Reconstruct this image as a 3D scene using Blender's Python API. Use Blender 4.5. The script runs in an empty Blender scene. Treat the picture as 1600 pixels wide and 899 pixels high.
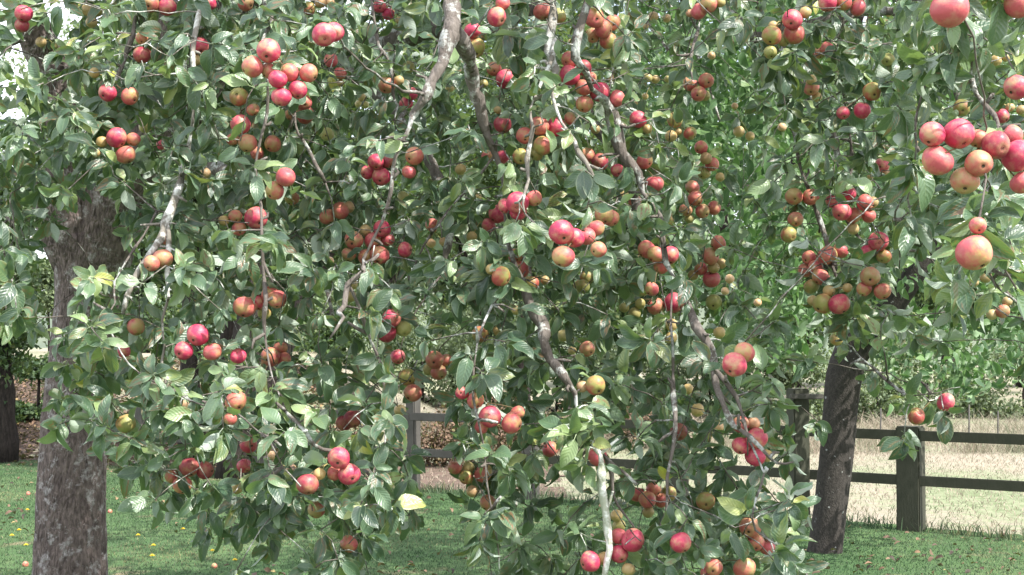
import bpy, math, random
import numpy as np
from mathutils import Vector, Matrix, noise as mnoise

random.seed(7); RNG = np.random.default_rng(7)
R = math.radians
scene = bpy.context.scene
# ------------------------------------------------------------------ camera, sky, sun, exposure
F = 2200.0; CAMZ = 1.65; PITCH = R(2.37)
cam_d = bpy.data.cameras.new('camera'); cam = bpy.data.objects.new('camera', cam_d)
scene.collection.objects.link(cam); scene.camera = cam
cam.location = (0, 0, CAMZ); cam.rotation_euler = (R(90) + PITCH, 0, 0)
cam_d.sensor_width = 36; cam_d.lens = 36 * F / 1600.0
cam_d.clip_start = 0.05; cam_d.clip_end = 2000
SUN_EL, SUN_AZ = R(50), (0.80, -0.60)          # direction TO the sun on the ground plane
az = math.atan2(SUN_AZ[0], SUN_AZ[1])
world = bpy.data.worlds.new('World'); scene.world = world; world.use_nodes = True
wn = world.node_tree; bg = wn.nodes['Background']
sky = wn.nodes.new('ShaderNodeTexSky'); sky.sky_type = 'NISHITA'; sky.sun_disc = False
sky.sun_elevation = SUN_EL; sky.sun_rotation = az; sky.air_density = 1.0; sky.dust_density = 2.5; sky.ozone_density = 1.0
# thin bright cloud veil over the sky
tc = wn.nodes.new('ShaderNodeTexCoord'); nz = wn.nodes.new('ShaderNodeTexNoise'); nz.inputs['Scale'].default_value = 2.2
nz.inputs['Detail'].default_value = 6
rp = wn.nodes.new('ShaderNodeValToRGB'); rp.color_ramp.elements[0].position = .32; rp.color_ramp.elements[1].position = .62
mx = wn.nodes.new('ShaderNodeMix'); mx.data_type = 'RGBA'
wn.links.new(tc.outputs['Generated'], nz.inputs['Vector']); wn.links.new(nz.outputs['Fac'], rp.inputs['Fac'])
wn.links.new(rp.outputs['Color'], mx.inputs['Factor']); wn.links.new(sky.outputs['Color'], mx.inputs['A'])
mx.inputs['B'].default_value = (11.0, 11.2, 12.0, 1)
wn.links.new(mx.outputs['Result'], bg.inputs['Color']); bg.inputs['Strength'].default_value = 0.13
sun_d = bpy.data.lights.new('sun', 'SUN'); sun_d.energy = 5.0; sun_d.angle = R(0.6); sun_d.color = (1, .96, .89)
sun = bpy.data.objects.new('sun', sun_d); scene.collection.objects.link(sun)
SV = Vector((SUN_AZ[0] * math.cos(SUN_EL), SUN_AZ[1] * math.cos(SUN_EL), math.sin(SUN_EL))).normalized()
sun.rotation_euler = SV.to_track_quat('Z', 'Y').to_euler(); sun.location = (20, -10, 30)
vs = scene.view_settings; vs.view_transform = 'Standard'; vs.look = 'None'; vs.gamma = 1; vs.exposure = 1.05
vs.use_curve_mapping = False
scene.cycles.max_bounces = 7; scene.cycles.transparent_max_bounces = 8; scene.cycles.caustics_reflective = False
scene.cycles.caustics_refractive = False

# ------------------------------------------------------------------ helpers
cp, sp_ = math.cos(PITCH), math.sin(PITCH)
def P(px, py, d):
    """world point seen at photo pixel (1600x899) whose world y is d"""
    u = (px - 800) / F; v = (449.5 - py) / F
    dy = cp - v * sp_; dz = sp_ + v * cp
    return np.array((u / dy * d, d, CAMZ + dz / dy * d))
def proj(A):
    A = np.asarray(A, float); x = A[..., 0]; y = A[..., 1]; z = A[..., 2] - CAMZ
    f = y * cp + z * sp_; up = -y * sp_ + z * cp
    f = np.where(f < 1e-3, 1e-3, f)
    return 800 + F * x / f, 449.5 - F * up / f, f
def ground(px, py, z=0):
    v = (449.5 - py) / F; dy = cp - v * sp_; dz = sp_ + v * cp
    return P(px, py, (z - CAMZ) * dy / dz)
def nrm(a): return a / np.maximum(np.linalg.norm(a, axis=-1, keepdims=True), 1e-9)

col = scene.collection
def tag(o, label=None, cat=None, group=None, kind=None):
    if label: o['label'] = label
    if cat: o['category'] = cat
    if group: o['group'] = group
    if kind: o['kind'] = kind
    return o
def empty(name, loc=(0, 0, 0)):
    o = bpy.data.objects.new(name, None); o.location = loc; o.empty_display_size = .1; col.objects.link(o); return o
def link(name, me, parent=None, loc=None):
    o = bpy.data.objects.new(name, me); col.objects.link(o)
    if loc is not None: o.location = loc
    if parent is not None:
        o.parent = parent
        if loc is None: o.location = -Vector(wloc(parent))
    return o
def wloc(o):
    v = Vector(o.location)
    while o.parent: o = o.parent; v += Vector(o.location)
    return v
class MB:
    def __init__(s): s.v = []; s.f = []; s.n = 0; s.m = []
    def add(s, v, f, m=0):
        v = np.asarray(v, float).reshape(-1, 3); s.v.append(v); s.f += [tuple(int(i) + s.n for i in q) for q in f]
        s.m += [m] * len(f); s.n += len(v)
    def box(s, c, e, rot=0, m=0):
        x, y, z = [q / 2 for q in e]
        v = np.array([(a * x, b * y, d * z) for a in (-1, 1) for b in (-1, 1) for d in (-1, 1)])
        ca, sa = math.cos(rot), math.sin(rot)
        v = np.stack([v[:, 0] * ca - v[:, 1] * sa, v[:, 0] * sa + v[:, 1] * ca, v[:, 2]], 1) + np.array(c)
        s.add(v, [(0, 1, 3, 2), (4, 6, 7, 5), (0, 4, 5, 1), (2, 3, 7, 6), (0, 2, 6, 4), (1, 5, 7, 3)], m)
    def tube(s, pts, rad, n=8, jit=0, cap=True, m=0, flute=0):
        pts = np.asarray(pts, float); k = len(pts)
        t = nrm(np.gradient(pts, axis=0)); u = np.cross(t[0], (.3, .9, .2)); u /= np.linalg.norm(u)
        V = []; a = np.arange(n) * 2 * math.pi / n
        for i in range(k):
            u = u - t[i] * np.dot(u, t[i]); u /= np.linalg.norm(u); w = np.cross(t[i], u)
            r = rad[i] * np.ones(n)
            if jit: r = r * (1 + jit * RNG.standard_normal(n))
            if flute: r = r * (1 + flute * (np.sin(3 * a + i * .25) + .6 * np.sin(5 * a + 1.3 + i * .17)))
            V.append(pts[i] + np.cos(a)[:, None] * r[:, None] * u + np.sin(a)[:, None] * r[:, None] * w)
        Fc = []
        for i in range(k - 1):
            for j in range(n):
                j2 = (j + 1) % n; Fc.append((i * n + j, i * n + j2, i * n + n + j2, i * n + n + j))
        if cap: Fc.append(tuple(range(n))[::-1]); Fc.append(tuple((k - 1) * n + j for j in range(n)))
        s.add(np.concatenate(V), Fc, m)
    def mesh(s, name, mats, smooth=True):
        me = bpy.data.meshes.new(name)
        v = np.concatenate(s.v) if s.v else np.zeros((0, 3))
        me.from_pydata(v.tolist(), [], s.f)
        for m in (mats if isinstance(mats, (list, tuple)) else [mats]): me.materials.append(m)
        if len(set(s.m)) > 1: me.polygons.foreach_set('material_index', s.m)
        if smooth: me.polygons.foreach_set('use_smooth', [True] * len(s.f))
        me.update(); return me
    def build(s, name, mats, parent=None, smooth=True):
        return link(name, s.mesh(name, mats, smooth), parent)
def smooth_path(ctrl, step=.06, wob=.0):
    c = np.asarray(ctrl, float)
    if len(c) == 2: c = np.stack([c[0], (c[0] + c[1]) / 2, c[1]])
    e = np.vstack([2 * c[0] - c[1], c, 2 * c[-1] - c[-2]]); out = []
    for i in range(1, len(e) - 2):
        n = max(2, int(np.linalg.norm(e[i + 1][:3] - e[i][:3]) / step))
        for t in np.arange(n) / n:
            out.append(.5 * (2 * e[i] + (e[i + 1] - e[i - 1]) * t + (2 * e[i - 1] - 5 * e[i] + 4 * e[i + 1] - e[i + 2]) * t * t + (3 * e[i] - e[i - 1] - 3 * e[i + 1] + e[i + 2]) * t ** 3))
    out.append(c[-1]); out = np.array(out)
    if wob and len(out) > 3:
        for k in range(3):
            ph = RNG.random(3) * 6; fr = 2 + 3 * RNG.random(3) + k * 5
            out[1:-1, k] += wob * np.sin(ph[k] + fr[k] * np.arange(1, len(out) - 1) * step * 4)
    return out

# ------------------------------------------------------------------ materials
def mat(name):
    m = bpy.data.materials.new(name); m.use_nodes = True; nt = m.node_tree
    return m, nt, nt.nodes['Principled BSDF']
def N(nt, t, **kw):
    n = nt.nodes.new('ShaderNode' + t)
    for k, v in kw.items():
        if k in ('operation', 'data_type', 'blend_type', 'attribute_name', 'feature', 'interpolation_type', 'noise_dimensions', 'attribute_type'): setattr(n, k, v)
        else: n.inputs[k].default_value = v
    return n
def ramp(nt, src, stops):
    r = nt.nodes.new('ShaderNodeValToRGB'); e = r.color_ramp.elements
    while len(e) < len(stops): e.new(.5)
    for q, (p, c) in zip(e, stops): q.position = p; q.color = (*c, 1) if len(c) == 3 else c
    nt.links.new(src, r.inputs['Fac']); return r.outputs['Color']
def mixc(nt, fac, a, b, blend='MIX'):
    m = nt.nodes.new('ShaderNodeMix'); m.data_type = 'RGBA'; m.blend_type = blend
    for s, v in (('Factor', fac), ('A', a), ('B', b)):
        i = m.inputs[s]
        if hasattr(v, 'links'): nt.links.new(v, i)
        elif isinstance(v, tuple): i.default_value = (*v, 1)
        else: i.default_value = v
    return m.outputs['Result']
def mth(nt, op, a, b=0.0, c=None, clamp=False):
    m = nt.nodes.new('ShaderNodeMath'); m.operation = op; m.use_clamp = clamp
    for i, v in enumerate((a, b) if c is None else (a, b, c)):
        if hasattr(v, 'links'): nt.links.new(v, m.inputs[i])
        else: m.inputs[i].default_value = v
    return m.outputs[0]
def bump(nt, h, strength, dist, bs):
    b = nt.nodes.new('ShaderNodeBump'); b.inputs['Strength'].default_value = strength; b.inputs['Distance'].default_value = dist
    nt.links.new(h, b.inputs['Height']); nt.links.new(b.outputs['Normal'], bs.inputs['Normal'])
def noise(nt, scale, detail=4, vec=None, rough=.55):
    n = nt.nodes.new('ShaderNodeTexNoise'); n.inputs['Scale'].default_value = scale; n.inputs['Detail'].default_value = detail
    n.inputs['Roughness'].default_value = rough
    if vec is not None: nt.links.new(vec, n.inputs['Vector'])
    return n.outputs['Fac']
def gvec(nt, kind='Object', scale=(1, 1, 1)):
    t = nt.nodes.new('ShaderNodeTexCoord'); m = nt.nodes.new('ShaderNodeMapping'); m.inputs['Scale'].default_value = scale
    nt.links.new(t.outputs[kind], m.inputs['Vector']); return m.outputs['Vector']

def leaf_mat(name, stops, under, yellow=(.42, .40, .06), brown=(.20, .11, .06), transl=.28, rough=.36, trc=(.22, .34, .04), veins=True, spots=.5, spec=.5):
    m, nt, bs = mat(name); L = nt.links
    a = N(nt, 'Attribute', attribute_name='leafrnd'); sep = nt.nodes.new('ShaderNodeSeparateColor'); L.new(a.outputs['Color'], sep.inputs[0])
    c = ramp(nt, sep.outputs[0], stops)
    uvn = N(nt, 'Attribute', attribute_name='luv'); sx = nt.nodes.new('ShaderNodeSeparateXYZ'); L.new(uvn.outputs['Vector'], sx.inputs[0])
    U, V = sx.outputs[0], mth(nt, 'ABSOLUTE', sx.outputs[1])
    # blotches of disease / yellowing inside some leaves
    off = nt.nodes.new('ShaderNodeVectorMath'); off.operation = 'MULTIPLY_ADD'
    L.new(a.outputs['Color'], off.inputs[0]); off.inputs[1].default_value = (37, 51, 23); L.new(uvn.outputs['Vector'], off.inputs[2])
    nb = noise(nt, 2.3, 3, off.outputs[0])
    yel = mth(nt, 'MULTIPLY', mth(nt, 'SMOOTHSTEP' if False else 'SUBTRACT', sep.outputs[2], .72), 4.0, clamp=True)
    c = mixc(nt, mth(nt, 'MULTIPLY', yel, ramp(nt, nb, [(.38, (0, 0, 0)), (.55, (1, 1, 1))])), c, yellow)
    br = mth(nt, 'MULTIPLY', mth(nt, 'MULTIPLY', mth(nt, 'SUBTRACT', sep.outputs[1], 1 - spots), 3, clamp=True), ramp(nt, nb, [(.54, (0, 0, 0)), (.60, (1, 1, 1))]))
    c = mixc(nt, br, c, brown)
    if veins:
        mid = mth(nt, 'SUBTRACT', 1.0, mth(nt, 'MULTIPLY', V, 14), clamp=True)
        ph = mth(nt, 'FRACT', mth(nt, 'SUBTRACT', mth(nt, 'MULTIPLY', U, 8.0), mth(nt, 'MULTIPLY', V, 2.2)))
        side = mth(nt, 'SUBTRACT', 1.0, mth(nt, 'MULTIPLY', mth(nt, 'ABSOLUTE', mth(nt, 'SUBTRACT', ph, .5)), 9), clamp=True)
        vn = mth(nt, 'MAXIMUM', mid, mth(nt, 'MULTIPLY', side, .45))
        c = mixc(nt, mth(nt, 'MULTIPLY', vn, .28), c, (.30, .38, .16))
        c = mixc(nt, mth(nt, 'MULTIPLY', mth(nt, 'SUBTRACT', V, .86), 4.0, clamp=True), c, (.34, .40, .24))
        hgt = mth(nt, 'SUBTRACT', mth(nt, 'MULTIPLY', mth(nt, 'SINE', mth(nt, 'MULTIPLY', ph, 6.283)), .5), mth(nt, 'MULTIPLY', vn, 1.0))
        bump(nt, mth(nt, 'ADD', hgt, mth(nt, 'MULTIPLY', nb, 3.5)), .30, .0022, bs)
    geo = nt.nodes.new('ShaderNodeNewGeometry')
    c2 = mixc(nt, geo.outputs['Backfacing'], c, mixc(nt, .75, c, under))
    L.new(c2, bs.inputs['Base Color'])
    L.new(mth(nt, 'MULTIPLY_ADD', geo.outputs['Backfacing'], .3, rough), bs.inputs['Roughness'])
    bs.inputs['Specular IOR Level'].default_value = spec
    tr = nt.nodes.new('ShaderNodeBsdfTranslucent'); L.new(mixc(nt, .6, c, trc), tr.inputs['Color'])
    ms = nt.nodes.new('ShaderNodeMixShader'); ms.inputs[0].default_value = transl
    L.new(bs.outputs[0], ms.inputs[1]); L.new(tr.outputs[0], ms.inputs[2])
    L.new(ms.outputs[0], nt.nodes['Material Output'].inputs['Surface'])
    return m
M_LEAF = leaf_mat('apple_leaf', [(0, (.032, .066, .044)), (.35, (.062, .118, .070)), (.7, (.118, .195, .105)), (.94, (.21, .30, .13)), (1, (.33, .37, .13))], (.38, .45, .38), spots=.4, rough=.36, spec=.8)
M_LEAFFAR = leaf_mat('crown_leaf', [(0, (.035, .070, .045)), (.5, (.06, .11, .06)), (1, (.11, .18, .08))], (.18, .24, .14), veins=False, spots=.1)
M_BRIGHT = leaf_mat('bright_leaf', [(0, (.035, .085, .035)), (.5, (.065, .14, .05)), (1, (.13, .23, .075))], (.22, .32, .18), transl=.30, trc=(.15, .32, .06), spots=.1, rough=.42)
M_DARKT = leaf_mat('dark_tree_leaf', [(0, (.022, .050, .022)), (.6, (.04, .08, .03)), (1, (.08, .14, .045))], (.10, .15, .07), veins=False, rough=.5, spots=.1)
M_SCRUB = leaf_mat('scrub_leaf', [(0, (.09, .13, .075)), (.5, (.15, .20, .11)), (1, (.23, .28, .15))], (.2, .25, .16), veins=False, rough=.6, spots=.1)
M_BRAMBLE = leaf_mat('bramble_leaf', [(0, (.05, .03, .022)), (.45, (.12, .07, .048)), (.8, (.20, .125, .08)), (1, (.13, .16, .07))], (.2, .14, .1), veins=False, rough=.7, spots=.1, transl=.15)

def bark(name, c1, c2, lichen, lam, stretch=(30, 30, 7), bs_=.8, dots=0):
    m, nt, bs = mat(name); v = gvec(nt, 'Object', stretch)
    a = noise(nt, 1.0, 6, v, .65); c = ramp(nt, a, [(.3, c1), (.7, c2)])
    v2 = gvec(nt, 'Object', (1, 1, 1)); l = noise(nt, 14.0, 5, v2, .7); l2 = noise(nt, 60, 3, v2)
    lf = mth(nt, 'MULTIPLY', ramp(nt, l, [(.62 - lam, (0, 0, 0)), (.70 - lam, (1, 1, 1))]), ramp(nt, l2, [(.35, (.3, .3, .3)), (.55, (1, 1, 1))]))
    c = mixc(nt, lf, c, lichen)
    if dots:
        vd = nt.nodes.new('ShaderNodeTexVoronoi'); vd.inputs['Scale'].default_value = dots; vd.inputs['Randomness'].default_value = 1
        nt.links.new(v2, vd.inputs['Vector']); sc_ = nt.nodes.new('ShaderNodeSeparateColor'); nt.links.new(vd.outputs['Color'], sc_.inputs[0])
        rad = mth(nt, 'MULTIPLY', mth(nt, 'SUBTRACT', sc_.outputs[0], .35), .42)
        dd_ = mth(nt, 'ADD', vd.outputs['Distance'], mth(nt, 'MULTIPLY', l2, .10))
        c = mixc(nt, mth(nt, 'MULTIPLY', mth(nt, 'SUBTRACT', rad, dd_), 12, clamp=True), c, (.27, .28, .27))
    nt.links.new(c, bs.inputs['Base Color']); bs.inputs['Roughness'].default_value = .9
    bs.inputs['Specular IOR Level'].default_value = .2
    vo = nt.nodes.new('ShaderNodeTexVoronoi'); vo.feature = 'DISTANCE_TO_EDGE'; vo.inputs['Scale'].default_value = 1.4; nt.links.new(v, vo.inputs['Vector'])
    h = mth(nt, 'ADD', mth(nt, 'MULTIPLY', vo.outputs['Distance'], 1.2), a)
    bump(nt, h, bs_, .02, bs); return m
M_BARK = bark('old_apple_bark', (.05, .038, .036), (.24, .19, .175), (.36, .335, .33), .09, (46, 46, 15), 1.0)
M_TWIG = bark('lichened_branch_bark', (.07, .058, .05), (.17, .15, .135), (.42, .44, .42), .10, (40, 40, 14), .5)
M_PALE = bark('pale_lichen_bark', (.10, .09, .07), (.25, .23, .205), (.55, .56, .53), .12, (30, 30, 12), .4)
M_BARKR = bark('smooth_dark_bark', (.022, .020, .018), (.06, .053, .048), (.36, .37, .36), -.02, (55, 55, 30), .35, dots=16)
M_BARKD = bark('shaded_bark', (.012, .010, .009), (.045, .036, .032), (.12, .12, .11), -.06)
M_WHITE = bark('white_lichen_bark', (.22, .24, .15), (.48, .49, .42), (.74, .75, .72), .18, (30, 30, 12), .4)
def flat_mat(name, c, rough=.7, c2=None, sc=30):
    m, nt, bs = mat(name)
    nt.links.new(ramp(nt, noise(nt, sc, 4, gvec(nt)), [(.3, c), (.7, c2 or tuple(q * .7 for q in c))]), bs.inputs['Base Color'])
    bs.inputs['Roughness'].default_value = rough; return m
M_STALK = flat_mat('stalk', (.16, .11, .05), .7, (.09, .07, .03))
M_CALYX = flat_mat('calyx', (.035, .022, .015), .9, (.10, .07, .04), 300)

def apple_mat(name, base, blush, cover, streak=.35):
    m, nt, bs = mat(name); L = nt.links; v = gvec(nt)
    oi = nt.nodes.new('ShaderNodeObjectInfo')
    off = nt.nodes.new('ShaderNodeVectorMath'); off.operation = 'MULTIPLY_ADD'; L.new(oi.outputs['Random'], off.inputs[0]); off.inputs[1].default_value = (31, 17, 47); L.new(v, off.inputs[2])
    big = noise(nt, 1.1, 2, off.outputs[0]); st = nt.nodes.new('ShaderNodeMapping'); st.inputs['Scale'].default_value = (9, 9, 1.6); L.new(off.outputs[0], st.inputs['Vector'])
    sn = noise(nt, 1.6, 4, st.outputs[0])
    sx = nt.nodes.new('ShaderNodeSeparateXYZ'); L.new(v, sx.inputs[0])
    f = mth(nt, 'ADD', mth(nt, 'MULTIPLY', mth(nt, 'SUBTRACT', big, .5), 2.6), mth(nt, 'MULTIPLY', mth(nt, 'SUBTRACT', sn, .5), streak * 2.2))
    f = mth(nt, 'ADD', f, mth(nt, 'MULTIPLY', sx.outputs[1], -.35)); f = mth(nt, 'ADD', f, mth(nt, 'MULTIPLY', sx.outputs[2], .22))
    f = mth(nt, 'ADD', f, mth(nt, 'MULTIPLY', mth(nt, 'SUBTRACT', oi.outputs['Random'], .5), .35))
    f = mth(nt, 'ADD', f, cover, clamp=True)
    c = ramp(nt, f, [(0, base), (.30, tuple(a * .65 + b * .35 for a, b in zip(base, blush))), (.68, tuple(a * .18 + b * .82 for a, b in zip(base, blush))), (1, tuple(b * .85 for b in blush))])
    vo = nt.nodes.new('ShaderNodeTexVoronoi'); vo.inputs['Scale'].default_value = 9; L.new(off.outputs[0], vo.inputs['Vector'])
    c = mixc(nt, mth(nt, 'MULTIPLY', mth(nt, 'SUBTRACT', 1, mth(nt, 'MULTIPLY', vo.outputs['Distance'], 11), clamp=True), .5), c, (.62, .50, .32))
    # russet round the calyx end and stalk end
    zz = mth(nt, 'ABSOLUTE', sx.outputs[2]); rr = mth(nt, 'MULTIPLY', mth(nt, 'SUBTRACT', zz, .80), 5, clamp=True)
    c = mixc(nt, mth(nt, 'MULTIPLY', rr, mth(nt, 'MULTIPLY', noise(nt, 5, 3, off.outputs[0]), .9)), c, (.36, .26, .12))
    sc = noise(nt, 3.2, 5, off.outputs[0], .65)
    c = mixc(nt, ramp(nt, sc, [(.66, (0, 0, 0)), (.70, (.8, .8, .8))]), c, (.17, .11, .06))
    c = mixc(nt, mth(nt, 'MULTIPLY', ramp(nt, noise(nt, 1.7, 4, off.outputs[0]), [(.5, (0, 0, 0)), (.75, (1, 1, 1))]), .35), c, (.45, .36, .22))
    bump(nt, sc, .12, .02, bs)
    L.new(c, bs.inputs['Base Color']); bs.inputs['Roughness'].default_value = .34; bs.inputs['Coat Weight'].default_value = .04; bs.inputs['Specular IOR Level'].default_value = .4
    L.new(mth(nt, 'MULTIPLY_ADD', noise(nt, 4, 4, off.outputs[0]), .3, .32), bs.inputs['Roughness'])
    bs.inputs['Coat Roughness'].default_value = .25
    return m
GY = (.27, .27, .09)
MA = {'R': apple_mat('crimson_apple_skin', (.52, .30, .18), (.50, .038, .10), .98),
      'D': apple_mat('dull_red_apple_skin', (.34, .20, .10), (.32, .035, .065), .95),
      'P': apple_mat('rosy_apple_skin', (.42, .30, .12), (.52, .095, .115), .80),
      'O': apple_mat('orange_apple_skin', (.36, .26, .12), (.48, .105, .10), .66),
      'M': apple_mat('half_green_apple_skin', (.28, .27, .08), (.40, .075, .07), .45),
      'Y': apple_mat('yellow_green_apple_skin', GY, (.46, .22, .10), .10)}
CW = {'R': 'crimson', 'D': 'dull red', 'P': 'rosy', 'O': 'orange', 'M': 'half green', 'Y': 'yellow green'}

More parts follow.
